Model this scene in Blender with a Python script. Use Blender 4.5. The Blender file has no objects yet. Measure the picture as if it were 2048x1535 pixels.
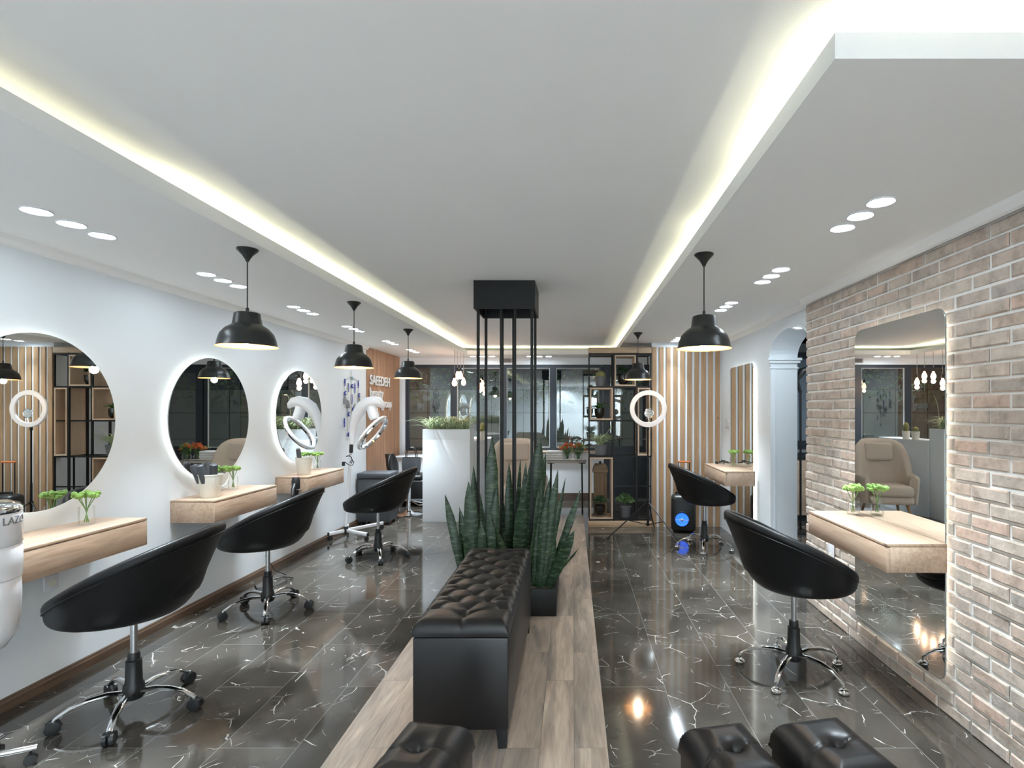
import bpy, bmesh, math, random
import numpy as np
from mathutils import Vector, Matrix
random.seed(7)
rng = np.random.default_rng(7)
PI = math.pi
SC = bpy.context.scene
COL = SC.collection

# ------------------------------------------------------------------ camera, world, exposure
F, U0, V0, EYE = 1080.0, 1145.0, 820.0, 1.5
cd = bpy.data.cameras.new('camera'); cam = bpy.data.objects.new('camera', cd); COL.objects.link(cam)
cam.location = (0, 0, EYE); cam.rotation_euler = (PI / 2, 0, 0)
cd.sensor_fit = 'HORIZONTAL'; cd.sensor_width = 36.0; cd.lens = 36.0 * F / 2048.0
cd.shift_x = (1024 - U0) / 2048.0; cd.shift_y = (V0 - 767.5) / 2048.0
cd.clip_start = 0.05
SC.camera = cam
SC.view_settings.view_transform = 'Standard'; SC.view_settings.look = 'None'
SC.view_settings.gamma = 1.0; SC.view_settings.use_curve_mapping = False
SC.view_settings.exposure = 0.27
w = bpy.data.worlds.new('night'); SC.world = w; w.use_nodes = True
w.node_tree.nodes['Background'].inputs[0].default_value = (0.30, 0.42, 0.60, 1)
w.node_tree.nodes['Background'].inputs[1].default_value = 0.02

SPREAD = 60.0
P_DOWN, P_PEND, P_COVE, P_HALO, P_BULB, P_BACK = 4.9, 4.0, 1.55, 8.0, 2.0, 68.0
COOL = (0.80, 0.92, 1.0); WARM = (1.0, 0.72, 0.42); COVE = (1.0, 0.965, 0.66)

SOF = 2.37      # underside of the lowered ceiling
LIP = 2.436     # top of its edge
CEI = 2.50      # main ceiling
XL, XR, XW = -2.836, 1.85, 1.915

# ------------------------------------------------------------------ helpers
def at(u, v, y):
    """the point of the room at depth y that the photograph shows at pixel u, v"""
    return Vector(((u - U0) * y / F, y, EYE - (v - V0) * y / F))

class MB:
    def __init__(s): s.bm = bmesh.new()
    def _m(s, verts, M):
        if M is not None: bmesh.ops.transform(s.bm, matrix=M, verts=verts)
        return verts
    def box(s, c, size, bev=0.0, M=None, seg=2):
        r = bmesh.ops.create_cube(s.bm, size=1.0); vs = r['verts']
        bmesh.ops.scale(s.bm, vec=size, verts=vs)
        if bev > 0:
            es = list({e for v in vs for e in v.link_edges})
            g = bmesh.ops.bevel(s.bm, geom=es, offset=bev, segments=seg, profile=0.5, affect='EDGES')
            vs = list({v for f in g['faces'] for v in f.verts} | {v for v in vs if v.is_valid})
        bmesh.ops.translate(s.bm, vec=c, verts=vs)
        s._m(vs, M); return s
    def b2(s, a, b, bev=0.0, M=None):
        a, b = Vector(a), Vector(b)
        return s.box((a + b) / 2, [abs(x) for x in (b - a)], bev, M)
    def ring_loft(s, rings, closed_u=True, cap=(False, False), M=None):
        vv = [[s.bm.verts.new(p) for p in r] for r in rings]
        n = len(vv[0])
        for i in range(len(vv) - 1):
            for j in range(n if closed_u else n - 1):
                k = (j + 1) % n
                try: s.bm.faces.new((vv[i][j], vv[i][k], vv[i + 1][k], vv[i + 1][j]))
                except ValueError: pass
        if cap[0]: s.bm.faces.new(list(reversed(vv[0])))
        if cap[1]: s.bm.faces.new(vv[-1])
        s._m([v for r in vv for v in r], M); return s
    def lathe(s, prof, n=24, c=(0, 0, 0), M=None, cap=(False, False)):
        c = Vector(c)
        rings = [[c + Vector((max(r, 1e-4) * math.cos(2 * PI * j / n), max(r, 1e-4) * math.sin(2 * PI * j / n), z)) for j in range(n)] for r, z in prof]
        return s.ring_loft(rings, True, cap, M)
    def tube(s, pts, r, n=8, closed=False, flat=1.0, up=None, M=None):
        pts = [Vector(p) for p in pts]; m = len(pts)
        rs = r if hasattr(r, '__len__') else [r] * m
        tang = []
        for i in range(m):
            a = pts[(i - 1) % m] if (i > 0 or closed) else pts[0]
            b = pts[(i + 1) % m] if (i < m - 1 or closed) else pts[-1]
            t = (b - a); tang.append(t.normalized() if t.length > 1e-9 else Vector((0, 0, 1)))
        nrm = Vector(up) if up is not None else (Vector((0, 0, 1)) if abs(tang[0].z) < 0.9 else Vector((1, 0, 0)))
        rings = []
        for i in range(m):
            t = tang[i]; nn = nrm - t * nrm.dot(t)
            if nn.length < 1e-6: nn = t.orthogonal()
            nn.normalize()
            if up is None: nrm = nn
            bn = t.cross(nn)
            rings.append([pts[i] + (nn * math.cos(2 * PI * j / n) * flat + bn * math.sin(2 * PI * j / n)) * rs[i] for j in range(n)])
        if closed: rings.append(rings[0])
        if closed:
            vv = [[s.bm.verts.new(p) for p in rg] for rg in rings[:-1]]; vv.append(vv[0])
            for i in range(len(vv) - 1):
                for j in range(n):
                    k = (j + 1) % n
                    s.bm.faces.new((vv[i][j], vv[i][k], vv[i + 1][k], vv[i + 1][j]))
            s._m([v for rg in vv[:-1] for v in rg], M); return s
        return s.ring_loft(rings, True, (True, True), M)
    def cyl(s, a, b, r, n=12, r2=None):
        return s.tube([a, b], [r, r if r2 is None else r2], n)
    def torus(s, c, R, r, n=48, k=10, M=None, flat=1.0):
        pts = [Vector(c) + Vector((R * math.cos(2 * PI * i / n), R * math.sin(2 * PI * i / n), 0)) for i in range(n)]
        return s.tube(pts, r, k, True, flat, up=(0, 0, 1), M=M)
    def ball(s, c, r, sc=(1, 1, 1), sub=2, M=None):
        g = bmesh.ops.create_icosphere(s.bm, subdivisions=sub, radius=r); vs = g['verts']
        bmesh.ops.scale(s.bm, vec=sc, verts=vs); bmesh.ops.translate(s.bm, vec=c, verts=vs)
        s._m(vs, M); return s
    def prism(s, poly, d, M=None):
        """polygon in local xy, extruded d along local z"""
        a = [s.bm.verts.new((x, y, 0)) for x, y in poly]; b = [s.bm.verts.new((x, y, d)) for x, y in poly]
        n = len(poly)
        s.bm.faces.new(list(reversed(a))); s.bm.faces.new(b)
        for i in range(n): s.bm.faces.new((a[i], a[(i + 1) % n], b[(i + 1) % n], b[i]))
        s._m(a + b, M); return s
    def quad(s, *p):
        s.bm.faces.new([s.bm.verts.new(q) for q in p]); return s
    def grid(s, P):
        nu, nv = len(P), len(P[0])
        vv = [[s.bm.verts.new(q) for q in r] for r in P]
        for i in range(nu - 1):
            for j in range(nv - 1):
                s.bm.faces.new((vv[i][j], vv[i + 1][j], vv[i + 1][j + 1], vv[i][j + 1]))
        return s
    def leaf(s, p0, p1, wd, bend=0.0, face=None, n=9, prof=None, thick=0.12):
        """a blade from p0 to p1, widest part wd, bent by bend at its middle"""
        p0, p1 = Vector(p0), Vector(p1); d = p1 - p0; L = d.length; t = d.normalized()
        side = Vector(face) if face is not None else Vector((1, 0, 0))
        side = side - t * side.dot(t)
        if side.length < 1e-4: side = t.orthogonal()
        side.normalize(); nrm = t.cross(side)
        rings = []
        for i in range(n + 1):
            q = i / n
            ww = wd * 0.5 * (prof(q) if prof else (0.60 + 0.40 * math.sin(min(q / 0.5, 1) * PI / 2)) * (1 - max(0, (q - 0.62) / 0.38) ** 1.9) * (1 + .05 * math.sin(q * 23 + L * 40)))
            ww = max(ww, 0.0006)
            c = p0 + d * q + nrm * bend * math.sin(PI * q * 0.5) ** 2 * 1.0 - nrm * bend * q
            cup = ww * 0.25
            rings.append([c - side * ww + nrm * cup, c - nrm * ww * thick, c + side * ww + nrm * cup, c + nrm * ww * thick])
        return s.ring_loft(rings, True, (True, True))
    def arch_leaf(s, p0, dirv, L, up, wd, n=7):
        """arching strap leaf: rises then droops"""
        dirv = Vector(dirv).normalized(); side = Vector((-dirv.y, dirv.x, 0)).normalized()
        rings = []; p = Vector(p0)
        for i in range(n + 1):
            q = i / n
            ang = up - q * (up + 0.7)
            ww = wd * 0.5 * (1 - q ** 2.2) * (0.6 + 0.4 * min(1, q * 4)) + 0.0004
            rings.append([p - side * ww, p + Vector((0, 0, -ww * 0.35)), p + side * ww, p + Vector((0, 0, ww * 0.1))])
            p = p + (dirv * math.cos(ang) + Vector((0, 0, math.sin(ang)))) * (L / n)
        return s.ring_loft(rings, True, (True, True))
    def obj(s, name, m, parent=None, smooth=40.0):
        me = bpy.data.meshes.new(name)
        bmesh.ops.recalc_face_normals(s.bm, faces=s.bm.faces)
        s.bm.to_mesh(me); s.bm.free()
        for x in (m if isinstance(m, (list, tuple)) else [m]): me.materials.append(x)
        if smooth:
            me.polygons.foreach_set('use_smooth', [True] * len(me.polygons))
            me.set_sharp_from_angle(angle=math.radians(smooth))
        o = bpy.data.objects.new(name, me); COL.objects.link(o)
        if parent is not None: o.parent = parent
        return o

def tag(o, label, cat, group=None, kind=None):
    o['label'] = label; o['category'] = cat
    if group: o['group'] = group
    if kind: o['kind'] = kind
    return o
def thing(name, label, cat, loc=(0, 0, 0), rz=0.0, group=None):
    o = bpy.data.objects.new(name, None); COL.objects.link(o); o.empty_display_size = 0.05
    o.location = loc; o.rotation_euler = (0, 0, rz)
    return tag(o, label, cat, group)
def struct(name, mb, m, parent=None, smooth=None):
    o = mb.obj(name, m, parent, smooth)
    if parent is None: o['kind'] = 'structure'
    return o
KIDS = {}
def kids(o): return [c for c in COL.objects if c.parent == o]
def dup(o, loc=None, rz=None, label=None, group=None, parent=None):
    c = o.copy(); COL.objects.link(c)
    if parent is not None: c.parent = parent
    if loc is not None: c.location = loc
    if rz is not None: c.rotation_euler = (0, 0, rz)
    if label: c['label'] = label
    if group: c['group'] = group
    for k in kids(o): dup(k, parent=c)
    return c
def axes(ex, ey, ez, o=(0, 0, 0)):
    M = Matrix.Identity(4)
    for i, e in enumerate((ex, ey, ez)):
        for j in range(3): M[j][i] = e[j]
    for j in range(3): M[j][3] = o[j]
    return M
def text_mesh(body, size, ext, offset=0.0, align='LEFT'):
    cu = bpy.data.curves.new('lettering', 'FONT'); cu.body = body; cu.size = size; cu.extrude = ext; cu.offset = offset; cu.align_x = align
    o = bpy.data.objects.new('lettering', cu); COL.objects.link(o)
    me = bpy.data.meshes.new_from_object(o.evaluated_get(bpy.context.evaluated_depsgraph_get()))
    bpy.data.objects.remove(o); return me
def lamp_area(size, power, color, loc, rot=(0, 0, 0), shape='DISK', size_y=None, spread=None):
    l = bpy.data.lights.new('lamp', 'AREA'); l.shape = shape; l.size = size; l.energy = power; l.color = color
    if size_y: l.size_y = size_y
    if spread: l.spread = spread
    o = bpy.data.objects.new('lamp', l); COL.objects.link(o); o.location = loc; o.rotation_euler = rot; return o
def lamp_point(r, power, color, loc):
    l = bpy.data.lights.new('lamp', 'POINT'); l.shadow_soft_size = r; l.energy = power; l.color = color
    o = bpy.data.objects.new('lamp', l); COL.objects.link(o); o.location = loc; return o

# ------------------------------------------------------------------ materials
def nodes(name):
    m = bpy.data.materials.new(name); m.use_nodes = True; nt = m.node_tree
    return m, nt, nt.nodes, nt.links, nt.nodes['Principled BSDF']
def mat(name, c, rough=0.5, metal=0.0, var=0.06, scale=8.0, bump=0.0, bscale=60.0, stretch=(1, 1, 1), spec=0.5, coat=0.0, emit=None, est=0.0, sss=0.0, trans=0.0):
    m, nt, N, L, b = nodes(name)
    tc = N.new('ShaderNodeTexCoord'); mp = N.new('ShaderNodeMapping'); L.new(tc.outputs['Object'], mp.inputs[0])
    mp.inputs['Scale'].default_value = stretch
    nz = N.new('ShaderNodeTexNoise'); nz.inputs['Scale'].default_value = scale; nz.inputs['Detail'].default_value = 4; L.new(mp.outputs[0], nz.inputs['Vector'])
    cr = N.new('ShaderNodeMix'); cr.data_type = 'RGBA'
    L.new(nz.outputs['Fac'], cr.inputs['Factor'])
    cr.inputs['A'].default_value = (*[x * (1 - var) for x in c], 1); cr.inputs['B'].default_value = (*[min(1, x * (1 + var)) for x in c], 1)
    L.new(cr.outputs['Result'], b.inputs['Base Color'])
    b.inputs['Roughness'].default_value = rough; b.inputs['Metallic'].default_value = metal; b.inputs['Specular IOR Level'].default_value = spec
    b.inputs['Coat Weight'].default_value = coat
    if trans: b.inputs['Transmission Weight'].default_value = trans
    if emit: b.inputs['Emission Color'].default_value = (*emit, 1); b.inputs['Emission Strength'].default_value = est
    if bump:
        n2 = N.new('ShaderNodeTexNoise'); n2.inputs['Scale'].default_value = bscale; L.new(mp.outputs[0], n2.inputs['Vector'])
        bp = N.new('ShaderNodeBump'); bp.inputs['Strength'].default_value = bump; bp.inputs['Distance'].default_value = 0.01
        L.new(n2.outputs['Fac'], bp.inputs['Height']); L.new(bp.outputs[0], b.inputs['Normal'])
    return m
def ramp(N, L, src, stops):
    r = N.new('ShaderNodeValToRGB'); L.new(src, r.inputs[0]); e = r.color_ramp.elements
    while len(e) < len(stops): e.new(0.5)
    for x, (p, c) in zip(e, stops): x.position = p; x.color = (*c, 1) if len(c) == 3 else c
    return r
def wood(name, c1, c2, axis=1, rough=0.4, knots=True, fine=60.0, island=False, plank=0.0):
    m, nt, N, L, b = nodes(name)
    tc = N.new('ShaderNodeTexCoord'); mp = N.new('ShaderNodeMapping')
    vec = tc.outputs['Object']
    if island:
        gi = N.new('ShaderNodeNewGeometry'); ml = N.new('ShaderNodeMath'); ml.operation = 'MULTIPLY'; ml.inputs[1].default_value = 17.0
        L.new(gi.outputs['Random Per Island'], ml.inputs[0])
        ad = N.new('ShaderNodeVectorMath'); ad.operation = 'ADD'; L.new(vec, ad.inputs[0]); L.new(ml.outputs[0], ad.inputs[1]); vec = ad.outputs[0]
    L.new(vec, mp.inputs[0])
    sc = [1.0, 1.0, 1.0]; sc[axis] = 0.09; mp.inputs['Scale'].default_value = sc
    n1 = N.new('ShaderNodeTexNoise'); n1.inputs['Scale'].default_value = fine; n1.inputs['Detail'].default_value = 5; n1.inputs['Distortion'].default_value = 0.4; L.new(mp.outputs[0], n1.inputs['Vector'])
    n2 = N.new('ShaderNodeTexNoise'); n2.inputs['Scale'].default_value = fine * 0.15; n2.inputs['Detail'].default_value = 3; n2.inputs['Distortion'].default_value = 1.0; L.new(mp.outputs[0], n2.inputs['Vector'])
    mx = N.new('ShaderNodeMath'); mx.operation = 'MULTIPLY_ADD'; L.new(n1.outputs['Fac'], mx.inputs[0]); mx.inputs[1].default_value = 0.5
    h = N.new('ShaderNodeMath'); h.operation = 'MULTIPLY'; L.new(n2.outputs['Fac'], h.inputs[0]); h.inputs[1].default_value = 0.5
    L.new(h.outputs[0], mx.inputs[2])
    r = ramp(N, L, mx.outputs[0], [(0.36, c2), (0.62, c1)])
    col = r.outputs[0]
    if island:
        gi2 = N.new('ShaderNodeNewGeometry'); rr = ramp(N, L, gi2.outputs['Random Per Island'], [(0, (0.84, 0.84, 0.84)), (1, (1.1, 1.08, 1.06))])
        mm = N.new('ShaderNodeMix'); mm.data_type = 'RGBA'; mm.blend_type = 'MULTIPLY'; mm.inputs['Factor'].default_value = 1.0
        L.new(col, mm.inputs['A']); L.new(rr.outputs[0], mm.inputs['B']); col = mm.outputs['Result']
    if knots:
        vo = N.new('ShaderNodeTexVoronoi'); vo.inputs['Scale'].default_value = 3.2; mk = N.new('ShaderNodeMapping'); L.new(tc.outputs['Object'], mk.inputs[0])
        s2 = [1.0, 1.0, 1.0]; s2[axis] = 0.55; mk.inputs['Scale'].default_value = s2; L.new(mk.outputs[0], vo.inputs['Vector'])
        rk = ramp(N, L, vo.outputs['Distance'], [(0.015, (1, 1, 1)), (0.05, (0, 0, 0))])
        mm = N.new('ShaderNodeMix'); mm.data_type = 'RGBA'; L.new(rk.outputs[0], mm.inputs['Factor']); L.new(col, mm.inputs['A'])
        mm.inputs['B'].default_value = (*[x * 0.5 for x in c2], 1); col = mm.outputs['Result']
    L.new(col, b.inputs['Base Color']); b.inputs['Roughness'].default_value = rough
    return m
def emission(name, c, s):
    m, nt, N, L, b = nodes(name)
    b.inputs['Base Color'].default_value = (*c, 1); b.inputs['Emission Color'].default_value = (*c, 1); b.inputs['Emission Strength'].default_value = s
    return m
def glass(name, tint=(1, 1, 1), refl=0.10, rough=0.0, k=0.9):
    m = bpy.data.materials.new(name); m.use_nodes = True; nt = m.node_tree; N, L = nt.nodes, nt.links
    N.remove(N['Principled BSDF']); out = N['Material Output']
    tr = N.new('ShaderNodeBsdfTransparent'); tr.inputs[0].default_value = (*tint, 1)
    gl = N.new('ShaderNodeBsdfGlossy'); gl.inputs['Roughness'].default_value = rough
    fr = N.new('ShaderNodeLayerWeight'); fr.inputs[0].default_value = 0.25
    ma = N.new('ShaderNodeMath'); ma.operation = 'MULTIPLY_ADD'; L.new(fr.outputs['Fresnel'], ma.inputs[0]); ma.inputs[1].default_value = k; ma.inputs[2].default_value = refl; ma.use_clamp = True
    mx = N.new('ShaderNodeMixShader'); L.new(ma.outputs[0], mx.inputs[0]); L.new(tr.outputs[0], mx.inputs[1]); L.new(gl.outputs[0], mx.inputs[2])
    L.new(mx.outputs[0], out.inputs[0]); return m

def marble():
    m, nt, N, L, b = nodes('black_marble_tile')
    tc = N.new('ShaderNodeTexCoord'); sp = N.new('ShaderNodeSeparateXYZ'); L.new(tc.outputs['Object'], sp.inputs[0])
    cb = N.new('ShaderNodeCombineXYZ'); L.new(sp.outputs['Y'], cb.inputs['X']); L.new(sp.outputs['X'], cb.inputs['Y'])
    mp = N.new('ShaderNodeMapping'); mp.inputs['Location'].default_value = (-2.93 + 1.06 * 6 + 0.53, -0.155 + 0.345 * 20, 0); L.new(cb.outputs[0], mp.inputs[0])
    br = N.new('ShaderNodeTexBrick'); L.new(mp.outputs[0], br.inputs['Vector'])
    for k, v in (('Scale', 1.0), ('Mortar Size', 0.0015), ('Mortar Smooth', 0.0), ('Bias', 0.0), ('Brick Width', 1.06), ('Row Height', 0.345)): br.inputs[k].default_value = v
    br.inputs['Color1'].default_value = (0, 0, 0, 1); br.inputs['Color2'].default_value = (1, 1, 1, 1); br.inputs['Mortar'].default_value = (0.5, 0.5, 0.5, 1)
    sh = N.new('ShaderNodeVectorMath'); sh.operation = 'MULTIPLY_ADD'; L.new(br.outputs['Color'], sh.inputs[0]); sh.inputs[1].default_value = (7.3, 3.1, 5.7); L.new(tc.outputs['Object'], sh.inputs[2])
    nz = N.new('ShaderNodeTexNoise'); nz.inputs['Scale'].default_value = 5.0; nz.inputs['Detail'].default_value = 5; L.new(sh.outputs[0], nz.inputs['Vector'])
    w1 = N.new('ShaderNodeVectorMath'); w1.operation = 'MULTIPLY_ADD'; L.new(nz.outputs['Color'], w1.inputs[0]); w1.inputs[1].default_value = (0.09, 0.09, 0.09); L.new(sh.outputs[0], w1.inputs[2])
    fac = None
    for sc_, wid, thr, dim in ((3.8, 0.013, 0.53, 0.95), (7.0, 0.014, 0.55, 0.60)):
        vo = N.new('ShaderNodeTexVoronoi'); vo.feature = 'DISTANCE_TO_EDGE'; vo.inputs['Scale'].default_value = sc_; L.new(w1.outputs[0], vo.inputs['Vector'])
        n2 = N.new('ShaderNodeTexNoise'); n2.inputs['Scale'].default_value = 8.0; n2.inputs['Detail'].default_value = 2
        o2 = N.new('ShaderNodeVectorMath'); o2.operation = 'ADD'; L.new(sh.outputs[0], o2.inputs[0]); o2.inputs[1].default_value = (sc_ * 9, 4, 2); L.new(o2.outputs[0], n2.inputs['Vector'])
        mr = N.new('ShaderNodeMapRange'); L.new(n2.outputs['Fac'], mr.inputs['Value']); mr.inputs['From Min'].default_value = thr; mr.inputs['From Max'].default_value = thr + 0.12; mr.inputs['To Min'].default_value = 0.0; mr.inputs['To Max'].default_value = wid
        dv = N.new('ShaderNodeMath'); dv.operation = 'DIVIDE'; L.new(vo.outputs['Distance'], dv.inputs[0])
        mx0 = N.new('ShaderNodeMath'); mx0.operation = 'MAXIMUM'; L.new(mr.outputs[0], mx0.inputs[0]); mx0.inputs[1].default_value = 1e-5; L.new(mx0.outputs[0], dv.inputs[1])
        iv = N.new('ShaderNodeMath'); iv.operation = 'SUBTRACT'; iv.use_clamp = True; iv.inputs[0].default_value = 1.0; L.new(dv.outputs[0], iv.inputs[1])
        sc2 = N.new('ShaderNodeMath'); sc2.operation = 'MULTIPLY'; L.new(iv.outputs[0], sc2.inputs[0]); sc2.inputs[1].default_value = dim
        if fac is None: fac = sc2.outputs[0]
        else:
            mm = N.new('ShaderNodeMath'); mm.operation = 'MAXIMUM'; L.new(fac, mm.inputs[0]); L.new(sc2.outputs[0], mm.inputs[1]); fac = mm.outputs[0]
    n3 = N.new('ShaderNodeTexNoise'); n3.inputs['Scale'].default_value = 3.0; n3.inputs['Detail'].default_value = 6; L.new(sh.outputs[0], n3.inputs['Vector'])
    base = ramp(N, L, n3.outputs['Fac'], [(0.3, (0.034, 0.029, 0.023)), (0.7, (0.080, 0.070, 0.058))])
    c1 = N.new('ShaderNodeMix'); c1.data_type = 'RGBA'; L.new(fac, c1.inputs['Factor']); L.new(base.outputs[0], c1.inputs['A']); c1.inputs['B'].default_value = (0.62, 0.60, 0.57, 1)
    c2 = N.new('ShaderNodeMix'); c2.data_type = 'RGBA'; L.new(br.outputs['Fac'], c2.inputs['Factor']); L.new(c1.outputs['Result'], c2.inputs['A']); c2.inputs['B'].default_value = (0.17, 0.17, 0.165, 1)
    L.new(c2.outputs['Result'], b.inputs['Base Color']); b.inputs['Roughness'].default_value = 0.085; b.inputs['Specular IOR Level'].default_value = 0.85
    return m
def planks():
    m, nt, N, L, b = nodes('oak_floor_planks')
    tc = N.new('ShaderNodeTexCoord'); sp = N.new('ShaderNodeSeparateXYZ'); L.new(tc.outputs['Object'], sp.inputs[0])
    cb = N.new('ShaderNodeCombineXYZ'); L.new(sp.outputs['Y'], cb.inputs['X']); L.new(sp.outputs['X'], cb.inputs['Y'])
    mp = N.new('ShaderNodeMapping'); mp.inputs['Location'].default_value = (3.3, -0.16 + 0.1525 * 20, 0); L.new(cb.outputs[0], mp.inputs[0])
    br = N.new('ShaderNodeTexBrick'); br.offset = 0.37; L.new(mp.outputs[0], br.inputs['Vector'])
    for k, v in (('Scale', 1.0), ('Mortar Size', 0.0011), ('Mortar Smooth', 0.0), ('Bias', 0.0), ('Brick Width', 0.95), ('Row Height', 0.1525)): br.inputs[k].default_value = v
    br.inputs['Color1'].default_value = (0, 0, 0, 1); br.inputs['Color2'].default_value = (1, 1, 1, 1)
    sh = N.new('ShaderNodeVectorMath'); sh.operation = 'MULTIPLY_ADD'; L.new(br.outputs['Color'], sh.inputs[0]); sh.inputs[1].default_value = (7.3, 13.1, 5.7); L.new(tc.outputs['Object'], sh.inputs[2])
    mk = N.new('ShaderNodeMapping'); mk.inputs['Scale'].default_value = (1, 0.11, 1); L.new(sh.outputs[0], mk.inputs[0])
    n1 = N.new('ShaderNodeTexNoise'); n1.inputs['Scale'].default_value = 45; n1.inputs['Detail'].default_value = 5; n1.inputs['Distortion'].default_value = 0.8; L.new(mk.outputs[0], n1.inputs['Vector'])
    n2 = N.new('ShaderNodeTexNoise'); n2.inputs['Scale'].default_value = 6; n2.inputs['Detail'].default_value = 2.5; n2.inputs['Distortion'].default_value = 1.4; L.new(mk.outputs[0], n2.inputs['Vector'])
    r1 = ramp(N, L, n1.outputs['Fac'], [(0.3, (0.35, 0.285, 0.235)), (0.68, (0.50, 0.425, 0.36))])
    r2 = ramp(N, L, n2.outputs['Fac'], [(0.36, (0.60, 0.63, 0.66)), (0.46, (0.95, 0.92, 0.89)), (0.56, (1.0, 0.97, 0.94)), (0.62, (1.35, 1.32, 1.26))])
    mm = N.new('ShaderNodeMix'); mm.data_type = 'RGBA'; mm.blend_type = 'MULTIPLY'; mm.inputs['Factor'].default_value = 1.0; L.new(r1.outputs[0], mm.inputs['A']); L.new(r2.outputs[0], mm.inputs['B'])
    r3 = ramp(N, L, br.outputs['Color'], [(0, (0.86, 0.86, 0.86)), (1, (1.14, 1.12, 1.10))])
    m2 = N.new('ShaderNodeMix'); m2.data_type = 'RGBA'; m2.blend_type = 'MULTIPLY'; m2.inputs['Factor'].default_value = 1.0; L.new(mm.outputs['Result'], m2.inputs['A']); L.new(r3.outputs[0], m2.inputs['B'])
    c2 = N.new('ShaderNodeMix'); c2.data_type = 'RGBA'; L.new(br.outputs['Fac'], c2.inputs['Factor']); L.new(m2.outputs['Result'], c2.inputs['A']); c2.inputs['B'].default_value = (0.19, 0.15, 0.12, 1)
    L.new(c2.outputs['Result'], b.inputs['Base Color']); b.inputs['Roughness'].default_value = 0.32
    return m
def brickmat():
    m, nt, N, L, b = nodes('washed_brick')
    g = N.new('ShaderNodeNewGeometry'); tc = N.new('ShaderNodeTexCoord')
    r = ramp(N, L, g.outputs['Random Per Island'], [(0.0, (0.47, 0.40, 0.34)), (0.22, (0.54, 0.42, 0.345)), (0.42, (0.41, 0.365, 0.325)), (0.62, (0.57, 0.48, 0.40)), (0.82, (0.51, 0.445, 0.385)), (1.0, (0.56, 0.405, 0.325))])
    nz = N.new('ShaderNodeTexNoise'); nz.inputs['Scale'].default_value = 14; nz.inputs['Detail'].default_value = 6; nz.inputs['Roughness'].default_value = 0.65; L.new(tc.outputs['Object'], nz.inputs['Vector'])
    r2 = ramp(N, L, nz.outputs['Fac'], [(0.32, (0.72, 0.70, 0.68)), (0.5, (1, 1, 1)), (0.7, (1.22, 1.2, 1.2))])
    mm = N.new('ShaderNodeMix'); mm.data_type = 'RGBA'; mm.blend_type = 'MULTIPLY'; mm.inputs['Factor'].default_value = 1.0; L.new(r.outputs[0], mm.inputs['A']); L.new(r2.outputs[0], mm.inputs['B'])
    L.new(mm.outputs['Result'], b.inputs['Base Color']); b.inputs['Roughness'].default_value = 0.85
    n2 = N.new('ShaderNodeTexNoise'); n2.inputs['Scale'].default_value = 45; n2.inputs['Detail'].default_value = 6; L.new(tc.outputs['Object'], n2.inputs['Vector'])
    bp = N.new('ShaderNodeBump'); bp.inputs['Strength'].default_value = 0.6; bp.inputs['Distance'].default_value = 0.006; L.new(n2.outputs['Fac'], bp.inputs['Height']); L.new(bp.outputs[0], b.inputs['Normal'])
    return m
def snakemat():
    m, nt, N, L, b = nodes('snake_plant_leaf')
    tc = N.new('ShaderNodeTexCoord'); mp = N.new('ShaderNodeMapping'); mp.inputs['Scale'].default_value = (2.0, 2.0, 9.0); L.new(tc.outputs['Object'], mp.inputs[0])
    nz = N.new('ShaderNodeTexNoise'); nz.inputs['Scale'].default_value = 7; nz.inputs['Detail'].default_value = 4; nz.inputs['Distortion'].default_value = 0.5; L.new(mp.outputs[0], nz.inputs['Vector'])
    r = ramp(N, L, nz.outputs['Fac'], [(0.36, (0.010, 0.028, 0.013)), (0.52, (0.024, 0.058, 0.027)), (0.68, (0.095, 0.150, 0.082))])
    L.new(r.outputs[0], b.inputs['Base Color']); b.inputs['Roughness'].default_value = 0.38
    return m

M = {}
M['wall'] = mat('white_wall_paint', (0.80, 0.845, 0.885), 0.55, var=0.015, scale=3, bump=0.02, bscale=180)
M['ceil'] = mat('ceiling_paint', (0.88, 0.885, 0.885), 0.7, var=0.012, scale=2)
M['marble'] = marble(); M['planks'] = planks(); M['brick'] = brickmat()
M['mortar'] = mat('pale_mortar', (0.76, 0.745, 0.715), 0.9, var=0.08, scale=30, bump=0.3)
M['counter'] = wood('oak_laminate', (0.56, 0.41, 0.30), (0.375, 0.255, 0.175), 1, 0.32)
M['counter_x'] = wood('oak_laminate_end', (0.56, 0.41, 0.30), (0.375, 0.255, 0.175), 0, 0.32)
M['slat'] = wood('oak_slats', (0.46, 0.295, 0.165), (0.33, 0.20, 0.108), 2, 0.5, island=True)
M['panel'] = wood('walnut_slats', (0.47, 0.275, 0.165), (0.33, 0.18, 0.105), 2, 0.45, island=True, knots=False)
M['boxwood'] = wood('pine_box', (0.60, 0.45, 0.33), (0.50, 0.36, 0.25), 2, 0.5, knots=False)
M['boxwood_x'] = wood('pine_board', (0.56, 0.41, 0.28), (0.45, 0.31, 0.20), 0, 0.5)
M['base'] = wood('dark_wood_skirting', (0.135, 0.085, 0.055), (0.075, 0.045, 0.03), 1, 0.35, knots=False)
M['leather'] = mat('black_leather', (0.006, 0.006, 0.0065), 0.42, var=0.2, scale=30, bump=0.04, bscale=350, spec=0.28)
M['leather_b'] = mat('black_faux_leather', (0.009, 0.008, 0.0085), 0.38, var=0.2, scale=25, bump=0.03, bscale=300, spec=0.5)
M['chrome'] = mat('chrome', (0.82, 0.83, 0.84), 0.07, 1.0, var=0.02)
M['steel'] = mat('satin_steel', (0.55, 0.56, 0.57), 0.28, 1.0, var=0.03)
M['black_plastic'] = mat('black_plastic', (0.012, 0.013, 0.014), 0.4, var=0.1)
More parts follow.
